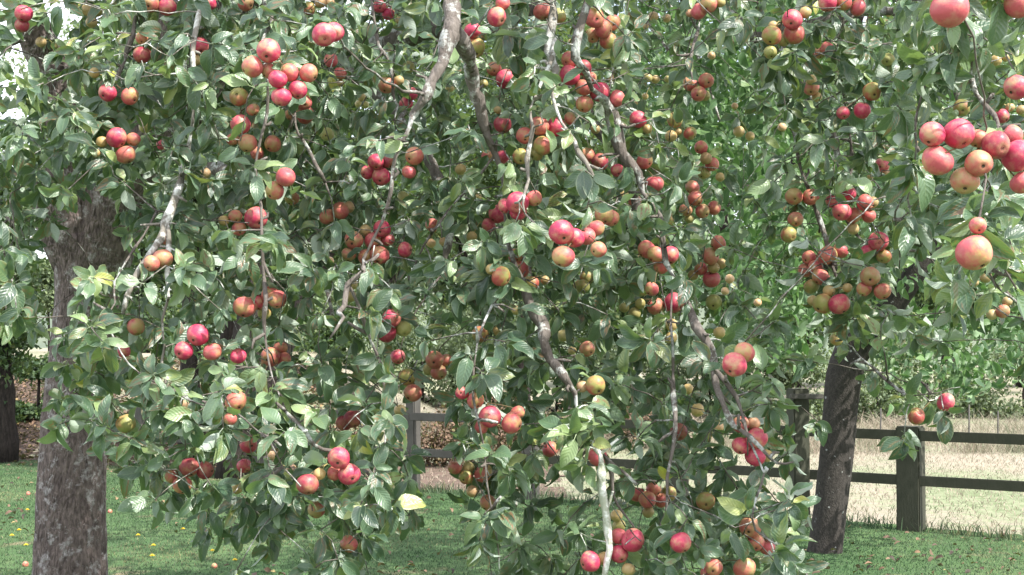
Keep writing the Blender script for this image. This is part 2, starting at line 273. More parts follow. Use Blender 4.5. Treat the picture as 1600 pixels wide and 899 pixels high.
# ------------------------------------------------------------------ apples: where the photo shows them
BUNCH = [
 ("pair against bright sky at the top left corner", [(37,21,27,'R'),(34,40,22,'D')]),
 ("trio high beside the dark forked limb", [(135,16,17,'O'),(151,17,20,'Y'),(143,35,17,'O')]),
 ("green pair just below the bare twig at upper left", [(64,66,16,'O'),(85,72,11,'Y')]),
 ("pair touching the top edge above the short pale twig", [(235,6,27,'O'),(261,11,27,'R')]),
 ("upright pair at the top of the short pale twig", [(223,60,21,'P'),(222,86,27,'D')]),
 ("pair at the foot of the straight grey hanging twig", [(312,72,27,'R'),(307,94,17,'O')]),
 ("pair near the top edge beside the straight grey twig", [(328,6,20,'R'),(385,5,25,'O')]),
 ("trio behind shrivelled red leaves at upper left", [(168,145,27,'R'),(203,151,27,'P'),(147,114,16,'P')]),
 ("five above the far left trunk fork", [(182,216,31,'R'),(197,242,30,'O'),(208,218,21,'P'),(159,222,17,'P'),(150,239,14,'P')]),
 ("little upright pair beside the left trunk fork", [(226,183,16,'D'),(227,199,19,'M')]),
 ("half hidden between leaves over the left bough", [(255,225,20,'R')]),
 ("above the long lichened left twig", [(320,271,18,'R')]),
 ("pale against the bark of the left bough", [(267,203,14,'Y')]),
 ("group around the shiny leaf at upper left centre", [(420,80,36,'R'),(394,104,33,'P'),(434,124,28,'R'),(453,114,28,'P'),(440,152,30,'R'),(466,141,28,'R'),(482,115,28,'O'),(421,111,26,'O')]),
 ("trio wrapped in curled brown leaves", [(475,160,24,'P'),(477,180,27,'P'),(455,179,20,'P')]),
 ("bunch of five left of the yellow leaf", [(376,195,30,'R'),(387,224,28,'O'),(364,218,20,'O'),(373,151,28,'M'),(395,172,20,'O')]),
 ("pair above the mottled leaf near the yellow leaf", [(426,225,26,'P'),(402,240,20,'P')]),
 ("trio at the top edge above the shiny leaves", [(483,14,20,'M'),(500,4,18,'R'),(516,6,16,'R')]),
 ("pair behind a pale drooping leaf near the top", [(506,54,36,'R'),(522,50,30,'R')]),
 ("trio in the shade right of the shiny leaf", [(517,94,22,'P'),(531,115,20,'O'),(532,130,12,'O')]),
 ("trio by the thin dark twig at the top edge", [(593,10,20,'R'),(606,22,20,'R'),(624,32,12,'O')]),
 ("round and pale in shade left of the grey limb", [(639,105,18,'Y')]),
 ("orange pair at the tip of the thin dark twig", [(604,134,26,'O'),(623,126,16,'O')]),
 ("red pair touching the pale grey limb", [(643,147,20,'R'),(634,161,22,'R')]),
 ("tiny unripe trio left of the grey limb", [(566,152,13,'O'),(560,163,11,'Y'),(571,164,11,'Y')]),
 ("in shade right of the yellow leaf", [(511,210,20,'Y')]),
 ("bunch of four by the lower grey limb", [(588,253,25,'R'),(596,276,28,'R'),(574,270,21,'R'),(606,253,20,'D')]),
 ("pair right of the bend in the grey limb", [(647,244,28,'O'),(639,269,22,'P')]),
 ("half hidden by the lichen lump", [(625,185,17,'O')]),
 ("pair below the yellow leaf", [(446,277,30,'P'),(429,298,28,'P')]),
 ("green one below the yellow leaf pair", [(456,310,22,'M')]),
 ("pair at the top edge right of the forked grey limb", [(776,27,30,'R'),(785,6,22,'P')]),
 ("trio right of the grey limb fork", [(739,48,26,'R'),(742,75,31,'M'),(729,60,20,'Y')]),
 ("bunch between the two grey limbs near the top", [(790,124,30,'R'),(772,108,22,'O'),(756,131,13,'Y')]),
 ("pair beside the dull green whorl in the centre", [(786,195,27,'D'),(777,172,12,'O')]),
 ("trio under the dull green whorl", [(763,244,20,'P'),(784,245,22,'R'),(720,265,17,'P')]),
 ("hanging by the second grey limb", [(703,137,14,'O')]),
 ("bunch of five beside the withered leaf at the top", [(929,28,31,'P'),(943,45,28,'P'),(957,36,24,'P'),(950,64,26,'M'),(926,56,23,'O')]),
 ("big cascade under the pale lichened branch", [(889,118,32,'R'),(890,94,26,'P'),(912,107,24,'D'),(911,137,27,'O'),(937,144,31,'R'),(922,123,20,'O'),(913,163,26,'P'),(964,154,26,'P')]),
 ("small and red behind the pale lichened branch", [(956,122,13,'R')]),
 ("bunch of seven around the white forked twig", [(843,197,29,'O'),(869,198,30,'R'),(849,228,30,'M'),(820,212,26,'P'),(814,245,25,'M'),(838,240,22,'Y'),(891,185,20,'O')]),
 ("trio beside the thick lichened bough", [(937,254,26,'D'),(917,243,24,'O'),(930,202,15,'O')]),
 ("pair right of the thick lichened bough", [(997,187,26,'R'),(1012,202,14,'P')]),
 ("trio below the thick lichened bough", [(1007,252,24,'P'),(965,267,20,'R'),(1023,288,27,'P')]),
 ("loose shaded bunch right of the lichened bough", [(1055,188,24,'M'),(1048,213,18,'P'),(1078,209,20,'M'),(1060,206,11,'O')]),
 ("bunch of four on the thin straight twig", [(1091,147,23,'P'),(1078,131,22,'P'),(1104,126,23,'O'),(1102,150,16,'Y')]),
 ("bunch under a folded pale leaf right of centre", [(1103,248,18,'D'),(1095,231,21,'P'),(1113,257,21,'P'),(1100,270,20,'Y'),(1082,293,22,'O'),(1125,277,14,'P')]),
 ("tiny unripe row before the bright green tree", [(1012,122,14,'Y'),(1024,124,13,'O'),(1043,124,11,'Y'),(1008,151,10,'P'),(995,162,9,'O')]),
 ("tiny red trio high before the bright green tree", [(1021,26,15,'R'),(1042,29,13,'R'),(1009,42,9,'R')]),
 ("bunch at the top edge above the thin straight twig", [(1107,7,26,'P'),(1092,18,25,'P'),(1078,21,12,'R'),(1126,4,15,'Y')]),
 ("small and red beside the thin straight twig", [(1112,87,12,'R')]),
 ("little trio before the bright green tree", [(1155,206,17,'P'),(1172,213,14,'P'),(1148,166,10,'R')]),
 ("green pair at the top edge beside the pale branch", [(873,25,23,'Y'),(848,18,28,'O')]),
 ("small one tucked behind the pale branch", [(893,66,10,'R')]),
 ("large bunch at the top of the drooping silvery branch", [(1238,31,30,'R'),(1241,53,32,'M'),(1206,56,30,'M'),(1225,63,20,'Y'),(1204,82,20,'Y'),(1258,20,18,'P'),(1208,40,14,'O')]),
 ("trio at the top edge above the silvery leaves", [(1293,4,28,'R'),(1318,5,24,'M'),(1341,12,26,'P')]),
 ("pair among silvery leaves near the top", [(1293,76,22,'P'),(1280,81,22,'O')]),
 ("little upright bunch among silvery leaves", [(1268,125,16,'P'),(1267,138,24,'P'),(1276,152,15,'P')]),
 ("trio below the small yellow leaf", [(1363,144,28,'M'),(1347,173,26,'R'),(1318,177,20,'R')]),
 ("tiny red one near the top right", [(1388,22,9,'R')]),
 ("green one above the small yellow leaf", [(1387,93,20,'Y')]),
 ("small and red at the edge of the silvery leaves", [(1222,199,13,'R')]),
 ("large rosy with green base at the top edge", [(1484,15,56,'P')]),
 ("large rosy one cut by the top right corner", [(1593,6,44,'P')]),
 ("large and red at the right edge by the big leaf", [(1588,137,38,'R')]),
 ("far loose bunch at the upper right edge", [(1556,95,18,'P'),(1553,43,14,'O'),(1538,67,10,'O'),(1577,30,10,'P'),(1572,90,13,'P')]),
 ("little red trio left of the big close bunch", [(1378,258,22,'R'),(1384,271,14,'R'),(1360,275,10,'R')]),
 ("big close bunch at the right edge", [(1457,210,38,'R'),(1530,255,40,'O'),(1498,209,46,'R'),(1556,228,42,'D'),(1465,252,47,'P'),(1508,282,42,'O'),(1590,244,50,'R'),(1528,217,30,'O'),(1582,212,32,'P'),(1596,286,34,'P')], 2.05),
 ("four above the big close bunch", [(1503,168,26,'M'),(1566,182,22,'R'),(1578,168,14,'O'),(1596,172,15,'O')]),
 ("small one left of the big close bunch", [(1430,222,12,'P')]),
 ("bunch above the mottled leaf left of centre", [(401,341,34,'R'),(368,338,20,'O'),(373,358,22,'P'),(350,345,16,'P')]),
 ("touching pair on the long lichened left twig", [(237,412,24,'O'),(255,404,30,'O')]),
 ("dim one behind the long lichened left twig", [(263,370,26,'O')]),
 ("hidden by leaves at the end of the lichened left twig", [(213,511,26,'P')]),
 ("small rosy one at the left end of the low bough", [(194,550,20,'R')]),
 ("bunch over the pale crinkled leaves at lower left", [(309,524,33,'R'),(287,548,28,'R'),(332,550,28,'P'),(372,557,24,'R')]),
 ("bunch by the hanging twig left of centre", [(382,480,34,'P'),(433,468,28,'P'),(422,461,26,'P'),(404,473,24,'R'),(413,489,20,'Y')]),
 ("trio left of the big red heap", [(532,329,27,'O'),(512,339,25,'O'),(545,324,18,'R')]),
 ("big red heap on the lower grey limb", [(553,375,28,'O'),(597,358,26,'R'),(593,399,29,'P'),(583,376,26,'P'),(572,402,24,'P'),(633,390,24,'R'),(571,360,18,'O'),(605,375,22,'P'),(545,398,22,'O')]),
 ("trio hanging below the big red heap", [(612,497,28,'R'),(604,521,29,'D'),(630,514,24,'Y')]),
 ("small trio right of the big red heap", [(676,352,22,'P'),(673,380,15,'R'),(693,378,13,'R')]),
 ("small and pale at the top of the lower grey limb", [(630,309,19,'Y')]),
 ("bunch above the dark forked centre limb", [(778,335,28,'R'),(763,352,22,'R'),(737,370,16,'P')]),
 ("pair at the bend of the dark centre limb", [(783,433,30,'M'),(768,421,17,'P')]),
 ("small and red below the left trio near the heap", [(515,408,13,'R')]),
 ("dim pair behind the lower grey limb", [(550,445,18,'O'),(548,463,18,'O')]),
 ("bunch of four below centre left", [(679,562,27,'O'),(686,582,24,'O'),(697,563,20,'O'),(671,578,19,'Y')]),
 ("narrow red one above the faint fence post", [(622,558,22,'R')]),
 ("pair over the grey weathered fence post", [(645,614,27,'O'),(637,590,26,'M')]),
 ("pair in shade below the dark centre limb", [(750,523,26,'M'),(778,517,15,'P')]),
 ("trio at the foot of the hanging twig", [(422,558,29,'P'),(443,562,22,'P'),(438,545,22,'O')]),
 ("tiny pair above the dark centre limb", [(722,308,10,'R'),(745,308,15,'P')]),
 ("four by the white forked twig", [(808,317,34,'R'),(810,332,26,'R'),(790,322,24,'R'),(835,310,24,'P')]),
 ("central bunch around the curled yellow edged leaf", [(878,363,38,'R'),(898,372,30,'R'),(917,370,27,'P'),(931,357,26,'P'),(880,401,34,'P'),(935,390,24,'O')]),
 ("pair above the central bunch", [(945,336,30,'P'),(955,342,25,'P')]),
 ("pair left of the curled yellow edged leaf", [(805,400,22,'P'),(813,422,26,'P')]),
 ("loose bunch hanging below the central bunch", [(830,443,24,'M'),(852,438,14,'O'),(908,448,24,'Y'),(917,434,22,'Y')]),
 ("small one at the top of the dark centre limb", [(805,485,15,'O')]),
 ("bunch right of the dry brown leaves", [(1024,398,26,'P'),(1010,390,28,'P'),(1047,399,28,'R'),(1033,418,22,'O'),(1018,452,22,'P')]),
 ("pecked bunch on the lichened branch", [(1053,473,31,'R'),(1025,479,26,'O'),(1000,475,16,'M'),(992,490,18,'Y'),(976,481,15,'Y')]),
 ("round five before the bright green tree", [(1087,310,24,'O'),(1072,328,20,'O'),(1098,330,22,'O'),(1116,325,22,'O'),(1077,342,14,'Y')]),
 ("long hanging string right of the dry leaves", [(1122,380,24,'O'),(1111,400,27,'O'),(1115,418,18,'O'),(1112,437,27,'P'),(1127,412,16,'O'),(1095,420,20,'P'),(1083,430,16,'O')]),
 ("at the green tip of the hanging string", [(1115,472,24,'Y')]),
 ("tiny red pair right of the hanging string", [(1140,436,14,'R'),(1133,455,12,'R')]),
 ("tiny red one in the shade right of the string", [(1184,473,12,'R')]),
 ("tiny red one above the dry brown leaves", [(1048,341,14,'R')]),
 ("upright pair beside the thin mossy stem", [(1049,508,19,'P'),(1048,528,19,'P')]),
 ("loose trio beside the dark centre limb", [(918,545,24,'O'),(880,525,18,'Y'),(894,548,13,'O')]),
 ("small one in shade below the lichened branch", [(1124,520,18,'P')]),
 ("bright pair below the lichened branch", [(1148,570,37,'R'),(1163,551,31,'P')]),
 ("pair at the end of the dark centre limb", [(931,603,30,'M'),(910,604,18,'R')]),
 ("shaded pair below the thick lichened bough tip", [(975,307,17,'O'),(992,315,20,'O')]),
 ("hanging four at the left of the silvery branch", [(1241,307,26,'P'),(1267,308,25,'O'),(1243,343,23,'O'),(1232,367,24,'M')]),
 ("upper bunch of the silvery branch", [(1315,331,28,'R'),(1352,317,26,'P'),(1327,303,22,'R'),(1333,337,25,'O'),(1300,315,20,'R'),(1357,338,22,'O'),(1363,316,18,'O'),(1333,358,18,'P')]),
 ("trio around the bent twig of the silvery branch", [(1372,377,30,'R'),(1355,394,22,'R'),(1381,400,23,'M')]),
 ("crowded bunch at the middle of the silvery branch", [(1293,399,29,'P'),(1282,433,26,'P'),(1274,418,22,'P'),(1313,392,24,'P'),(1264,403,22,'P'),(1257,423,22,'O'),(1268,448,24,'Y')]),
 ("trio above the dark leaning limb", [(1360,432,29,'O'),(1379,456,26,'O'),(1350,452,22,'P')]),
 ("lowest bunch on the silvery branch", [(1312,475,33,'R'),(1285,475,30,'M'),(1324,450,14,'P'),(1295,455,18,'P'),(1270,470,16,'P')]),
 ("green one under the silvery branch tip", [(1307,530,20,'Y')]),
 ("large and orange behind the big folded leaf", [(1523,395,54,'P'),(1528,353,26,'P')]),
 ("shaded pair below the large orange apple", [(1540,433,18,'O'),(1522,441,14,'O')]),
 ("little bunch under the lowest right bough", [(1567,487,21,'O'),(1550,492,16,'P'),(1574,471,15,'O')]),
 ("pair in the pale leaves left of the low bough", [(368,628,32,'P'),(360,655,20,'O')]),
 ("small red one under the pale crinkled leaves", [(288,633,14,'R')]),
 ("green blemished one before the left trunk", [(197,662,29,'Y')]),
 ("four at the lower left tip of the low bough", [(296,730,29,'D'),(321,735,27,'D'),(285,758,28,'P'),(268,744,21,'O')]),
 ("trio before yellowing leaves of the low bough", [(389,695,26,'R'),(382,728,22,'R'),(370,763,18,'P')]),
 ("bright five at the end of the pale low twig", [(530,716,33,'R'),(546,741,33,'R'),(481,757,33,'D'),(522,740,22,'O'),(499,741,18,'P')]),
 ("dark pair above the pale low twig", [(552,655,27,'D'),(537,662,24,'D')]),
 ("holed pale one under the low bough", [(494,797,26,'O')]),
 ("lowest one on the hanging tip over the lawn", [(545,850,27,'P')]),
 ("small one beside the grey weathered post", [(625,641,18,'O')]),
 ("bunch of five on the hooked pale twig", [(766,651,33,'R'),(800,661,33,'P'),(743,626,26,'P'),(753,666,24,'P'),(722,614,20,'R'),(809,645,22,'P')]),
 ("loose bunch over the lawn right of the post", [(755,740,28,'P'),(728,746,22,'M'),(710,731,22,'O'),(738,768,18,'R'),(763,786,26,'O'),(731,731,19,'Y')]),
 ("small red one on the pale low twig", [(425,712,14,'R')]),
 ("round at the top of the white lichened stem", [(934,714,29,'P')]),
 ("half hidden in front of the lower fence rail", [(860,702,24,'P')]),
 ("dull one beside the thin vertical stem", [(1060,675,26,'D')]),
 ("bunch of six right of the white lichened stem", [(1012,781,26,'P'),(995,773,24,'P'),(1022,764,24,'O'),(1033,782,22,'O'),(1045,772,24,'M'),(1013,800,18,'O')]),
 ("dim upright pair behind the white lichened stem", [(963,806,18,'P'),(967,822,20,'M')]),
 ("bunch at the foot of the white lichened stem", [(989,845,35,'R'),(967,838,24,'P'),(968,866,27,'R'),(922,878,31,'R'),(982,890,20,'O'),(943,873,20,'P')]),
 ("alone and round at the bottom of the curtain", [(1064,848,32,'R')]),
 ("bunch on the forked low twig over the curtain", [(1182,685,32,'R'),(1158,697,27,'R'),(1180,714,31,'R'),(1157,663,25,'D'),(1177,662,20,'R'),(1197,712,20,'P')]),
 ("small red one above the forked low twig", [(1123,667,16,'R')]),
 ("trio at the lower right of the curtain", [(1172,824,32,'O'),(1180,848,26,'P'),(1198,855,24,'P')]),
 ("trio cut by the bottom edge", [(1115,887,26,'P'),(1106,897,22,'R'),(1163,889,34,'O')]),
 ("pair above the dull one by the thin stem", [(1090,641,20,'P'),(1075,608,16,'P')]),
 ("green one hidden under leaves of the curtain", [(1102,783,28,'M')]),
 ("pair on the wilting twig over the fence post", [(1478,629,27,'R'),(1432,651,25,'M')]),
]

# ------------------------------------------------------------------ leaves
def leaf_template(nl, nw, seed, width=.27, petiole=.22):
    r = random.Random(seed); fold = r.uniform(.1, .75); curl = r.uniform(.0, .65); wav = r.uniform(.015, .07); ph = r.uniform(0, 6); tw = r.uniform(-.4, .4)
    bend = r.uniform(-.12, .12)
    V, U, Fc = [], [], []
    if petiole:
        V += [(-.012, -petiole, 0), (.012, -petiole, 0), (.010, .0, 0), (-.010, .0, 0)]; U += [(0, 0)] * 4; Fc += [(0, 1, 2, 3)]
    b = len(V); W = 2 * nw + 1
    for i in range(nl + 1):
        u = i / nl; w = width * (math.sin(math.pi * (min(u, .999) ** .90)) ** .60 if 0 < u < 1 else .0)
        if u == 0: w = .012
        if u == 1: w = .004
        for j in range(-nw, nw + 1):
            v = j / nw; x = v * w
            x += bend * math.sin(math.pi * u)
            z = fold * abs(v) * w + wav * math.sin(9 * u + ph + (2 if v > 0 else 0)) * abs(v)
            yy = u; zc = -curl * u * u
            a = tw * u; xr = x * math.cos(a) - z * math.sin(a); zr = x * math.sin(a) + z * math.cos(a)
            V.append((xr, yy * (1 - .15 * curl * u), zr + zc)); U.append((u, v))
    for i in range(nl):
        for j in range(W - 1):
            q = b + i * W + j; Fc.append((q, q + 1, q + W + 1, q + W))
    return np.array(V, float), np.array(U, float), np.array(Fc, int)
T_HI = [leaf_template(8, 2, s, .205 + .020 * (s % 5)) for s in range(16)]
T_MID = [leaf_template(4, 1, s + 50, .27) for s in range(6)]
T_LO = [leaf_template(2, 1, s + 90, .34, 0) for s in range(4)]
T_BR = [leaf_template(5, 1, s + 120, .22, .1) for s in range(6)]
def leaves_mesh(name, Pos, Dir, Nor, S, templ, material, rnd):
    """Pos: leaf bases (n,3); Dir: along; Nor: approx. normal; S: length; rnd: (n,3)"""
    n = len(Pos); Dir = nrm(Dir); X = nrm(np.cross(Dir, Nor)); Z = np.cross(X, Dir)
    ti = RNG.integers(0, len(templ), n); VV, UU, FF, CC = [], [], [], []; base = 0
    for t in range(len(templ)):
        idx = np.nonzero(ti == t)[0]
        if not len(idx): continue
        tv, tu, tf = templ[t]; k = len(tv)
        w = (tv[None, :, 0, None] * X[idx, None, :] + tv[None, :, 1, None] * Dir[idx, None, :] + tv[None, :, 2, None] * Z[idx, None, :]) * S[idx, None, None] + Pos[idx, None, :]
        VV.append(w.reshape(-1, 3)); UU.append(np.tile(tu, (len(idx), 1))); CC.append(np.repeat(rnd[idx], k, 0))
        FF.append((tf[None] + (np.arange(len(idx)) * k)[:, None, None] + base).reshape(-1, tf.shape[1])); base += k * len(idx)
    V = np.concatenate(VV); U = np.concatenate(UU); C = np.concatenate(CC); Fc = np.concatenate(FF)
    me = bpy.data.meshes.new(name); me.vertices.add(len(V)); me.vertices.foreach_set('co', V.ravel())
    me.loops.add(Fc.size); me.loops.foreach_set('vertex_index', Fc.ravel().astype(np.int32))
    me.polygons.add(len(Fc)); me.polygons.foreach_set('loop_start', np.arange(0, Fc.size, Fc.shape[1], dtype=np.int32))
    me.polygons.foreach_set('use_smooth', np.ones(len(Fc), bool))
    me.update(calc_edges=True); me.validate()
    a = me.attributes.new('leafrnd', 'FLOAT_COLOR', 'POINT'); a.data.foreach_set('color', np.concatenate([C, np.ones((len(C), 1))], 1).astype(np.float32).ravel())
    b = me.attributes.new('luv', 'FLOAT_VECTOR', 'POINT'); b.data.foreach_set('vector', np.concatenate([U, np.zeros((len(U), 1))], 1).astype(np.float32).ravel())
    me.materials.append(material); return me
def rosettes(C, size, lo, hi, out=None, droop=.45, face=(-.0, -.55, .55), nrand=.45):
    """leaf bases/dirs/normals of a whorl of leaves round each centre"""
    Ps, Ds, Ns, Ss, Id = [], [], [], [], []
    for i, c in enumerate(C):
        n = int(RNG.integers(lo, hi + 1)); a0 = RNG.random() * 6.28; nrand_ = nrand + (.25 if c[0] / max(c[1], .5) > .17 else 0); ax = nrm(RNG.standard_normal(3) * .6 + np.array((0, -.5, .1)) if out is None else RNG.standard_normal(3) * .5 + out[i])
        t = nrm(np.cross(ax, RNG.standard_normal(3))); b = np.cross(ax, t)
        for k in range(n):
            a = a0 + 2.4 * k + RNG.normal() * .2; d = t * math.cos(a) + b * math.sin(a) + ax * RNG.uniform(.0, .7)
            d[2] -= droop * RNG.uniform(.4, 1.5); d = nrm(d)
            nn = nrm(np.array(face) + np.array((.12, 0, 0)) + ax * .35 + RNG.standard_normal(3) * nrand_)
            s = size * RNG.uniform(.62, 1.18) * (1 if k < n - 2 else .75)
            Ps.append(c + d * s * .18 + RNG.standard_normal(3) * .006); Ds.append(d); Ns.append(nn); Ss.append(s); Id.append(i)
    return np.array(Ps), np.array(Ds), np.array(Ns), np.array(Ss), np.array(Id)

# ------------------------------------------------------------------ solve apple positions
near = []       # dict per apple
clusters = []
for ci, (phrase, L, *rest) in enumerate(BUNCH):
    Dm = sorted([a[2] for a in L], reverse=True); Dm = sum(Dm[:max(1, (len(Dm) + 1) // 2)]) / max(1, (len(Dm) + 1) // 2)
    d0 = rest[0] if rest else min(8.0, max(1.85, .048 * F / Dm))
    placed = []
    for (x, y, D, c) in L:
        D = D * 1.06; r0 = D / 2; d = d0
        for (x2, y2, r2, d2) in placed:
            dist = math.hypot(x - x2, y - y2); s = d0 / F
            if dist < (r0 + r2) * .98:
                d = max(d, d2 + s * math.sqrt(max(0, ((r0 + r2) * .98) ** 2 - dist ** 2)) * .92)
        placed.append((x, y, r0, d)); near.append(dict(c=ci, p=P(x, y, d), r=r0 * d / F / cp, col=c, px=x, py=y, D=D))
    xs = [a[0] for a in L]; ys = [a[1] for a in L]; dm = np.mean([q[3] for q in placed])
    clusters.append(dict(sp=P(np.mean(xs) + random.uniform(-5, 5), np.mean(ys) - max(Dm * .45, (max(ys) - min(ys)) * .25), dm + .03), d=dm, x=np.mean(xs), y=np.mean(ys), D=Dm))
AP = np.array([a['p'] for a in near]); AR = np.array([a['r'] for a in near])
ax_, ay_, af_ = proj(AP); arp = AR * F / af_
SHOW = [(660,720,0,110),(635,700,100,200),(588,616,290,345),(508,560,400,530),(803,860,450,560),(850,905,560,612),(942,1000,705,762),(858,876,30,115),(888,918,20,120),(943,986,130,245),(1062,1125,470,560),(1103,1240,600,726),(926,962,720,890),(948,982,740,802),(1044,1062,540,700),(186,290,285,492),(254,268,340,400),(244,260,500,565),(304,320,0,60),(182,216,50,106),(406,422,400,545),(572,626,0,170),(463,510,198,286),(815,838,230,300),(898,922,230,320),(440,525,640,712),(1076,1092,50,122),(1503,1556,90,182),(1535,1600,430,482),(1225,1345,300,400),(728,758,100,175),(1338,1402,555,602)]
def cull(Pos, Dir, S, prob=.85):
    keep = np.ones(len(Pos), bool); r1 = RNG.random(len(Pos)); r2 = RNG.random(len(Pos))
    for t in (.1, .35, .6, .9):
        Q = Pos + Dir * (S * t)[:, None]; qx, qy, qf = proj(Q); hw = (S * .14 * F / qf)[:, None] * (1 if t < .9 else .2)
        d2 = np.hypot(qx[:, None] - ax_[None], qy[:, None] - ay_[None])
        hit = (d2 < arp[None] * .92 + hw) & (qf[:, None] < af_[None] + .01)
        keep &= ~(hit.any(1) & (r1 < prob))
        d3 = np.linalg.norm(Q[:, None] - AP[None], axis=2); keep &= ~(d3 < AR[None] * 1.02).any(1)
        if t < .9 and SB is not None:
            b = np.hypot(qx[:, None] - SB[0][None], qy[:, None] - SB[1][None]) < SB[3][None] + 12
            keep &= ~((b & (qf[:, None] < SB[2][None])).any(1) & (r2 < .75))
    return keep
SB = None

# ------------------------------------------------------------------ the apple tree
BR = (-2.31, 7.0)
apple_tree = tag(empty('apple_tree', (P(105, 1058, 7.0)[0], 7.0, 0)), 'old spreading apple tree with thick furrowed trunk and drooping lichened fruiting branches', 'tree')
tk = MB()
TR = [(P(100, 1064, 7.0), .23), (P(102, 980, 7), .195), (P(108, 899, 7), .180), (P(112, 760, 7), .166), (P(122, 620, 7.02), .160), (P(134, 500, 7.05), .160), (P(140, 430, 7.05), .175), (P(140, 370, 7.05), .215)]
def trunk_tube(mb, ctrl, n=26, flute=.022, jit=.016):
    c = np.array([list(p) + [r] for p, r in ctrl]); s = smooth_path(c, .05)
    mb.tube(s[:, :3], s[:, 3], n, jit, True, flute=flute)
trunk_tube(tk, TR)
trunk_tube(tk, [(P(140, 400, 7.05), .19), (P(112, 345, 7.0), .175), (P(95, 290, 6.95), .15), (P(98, 210, 6.9), .125), (P(85, 120, 6.8), .10), (P(55, 50, 6.7), .085), (P(20, -60, 6.5), .07), (P(-60, -260, 6.0), .05)], 16)
trunk_tube(tk, [(P(142, 410, 7.05), .19), (P(175, 330, 7.0), .18), (P(225, 240, 6.9), .17), (P(285, 150, 6.8), .155), (P(335, 60, 6.6), .14), (P(400, -60, 6.3), .12), (P(520, -260, 5.8), .10)], 18)
trunk_tube(tk, [(P(285, 150, 6.8), .11), (P(290, 80, 6.9), .10), (P(240, -20, 7.1), .085), (P(200, -200, 7.3), .06)], 14)
tk.build('trunk', M_BARK, apple_tree)

TOPS = np.array([520, -260])
def B(mats, w, *pts): return (mats, w, pts)
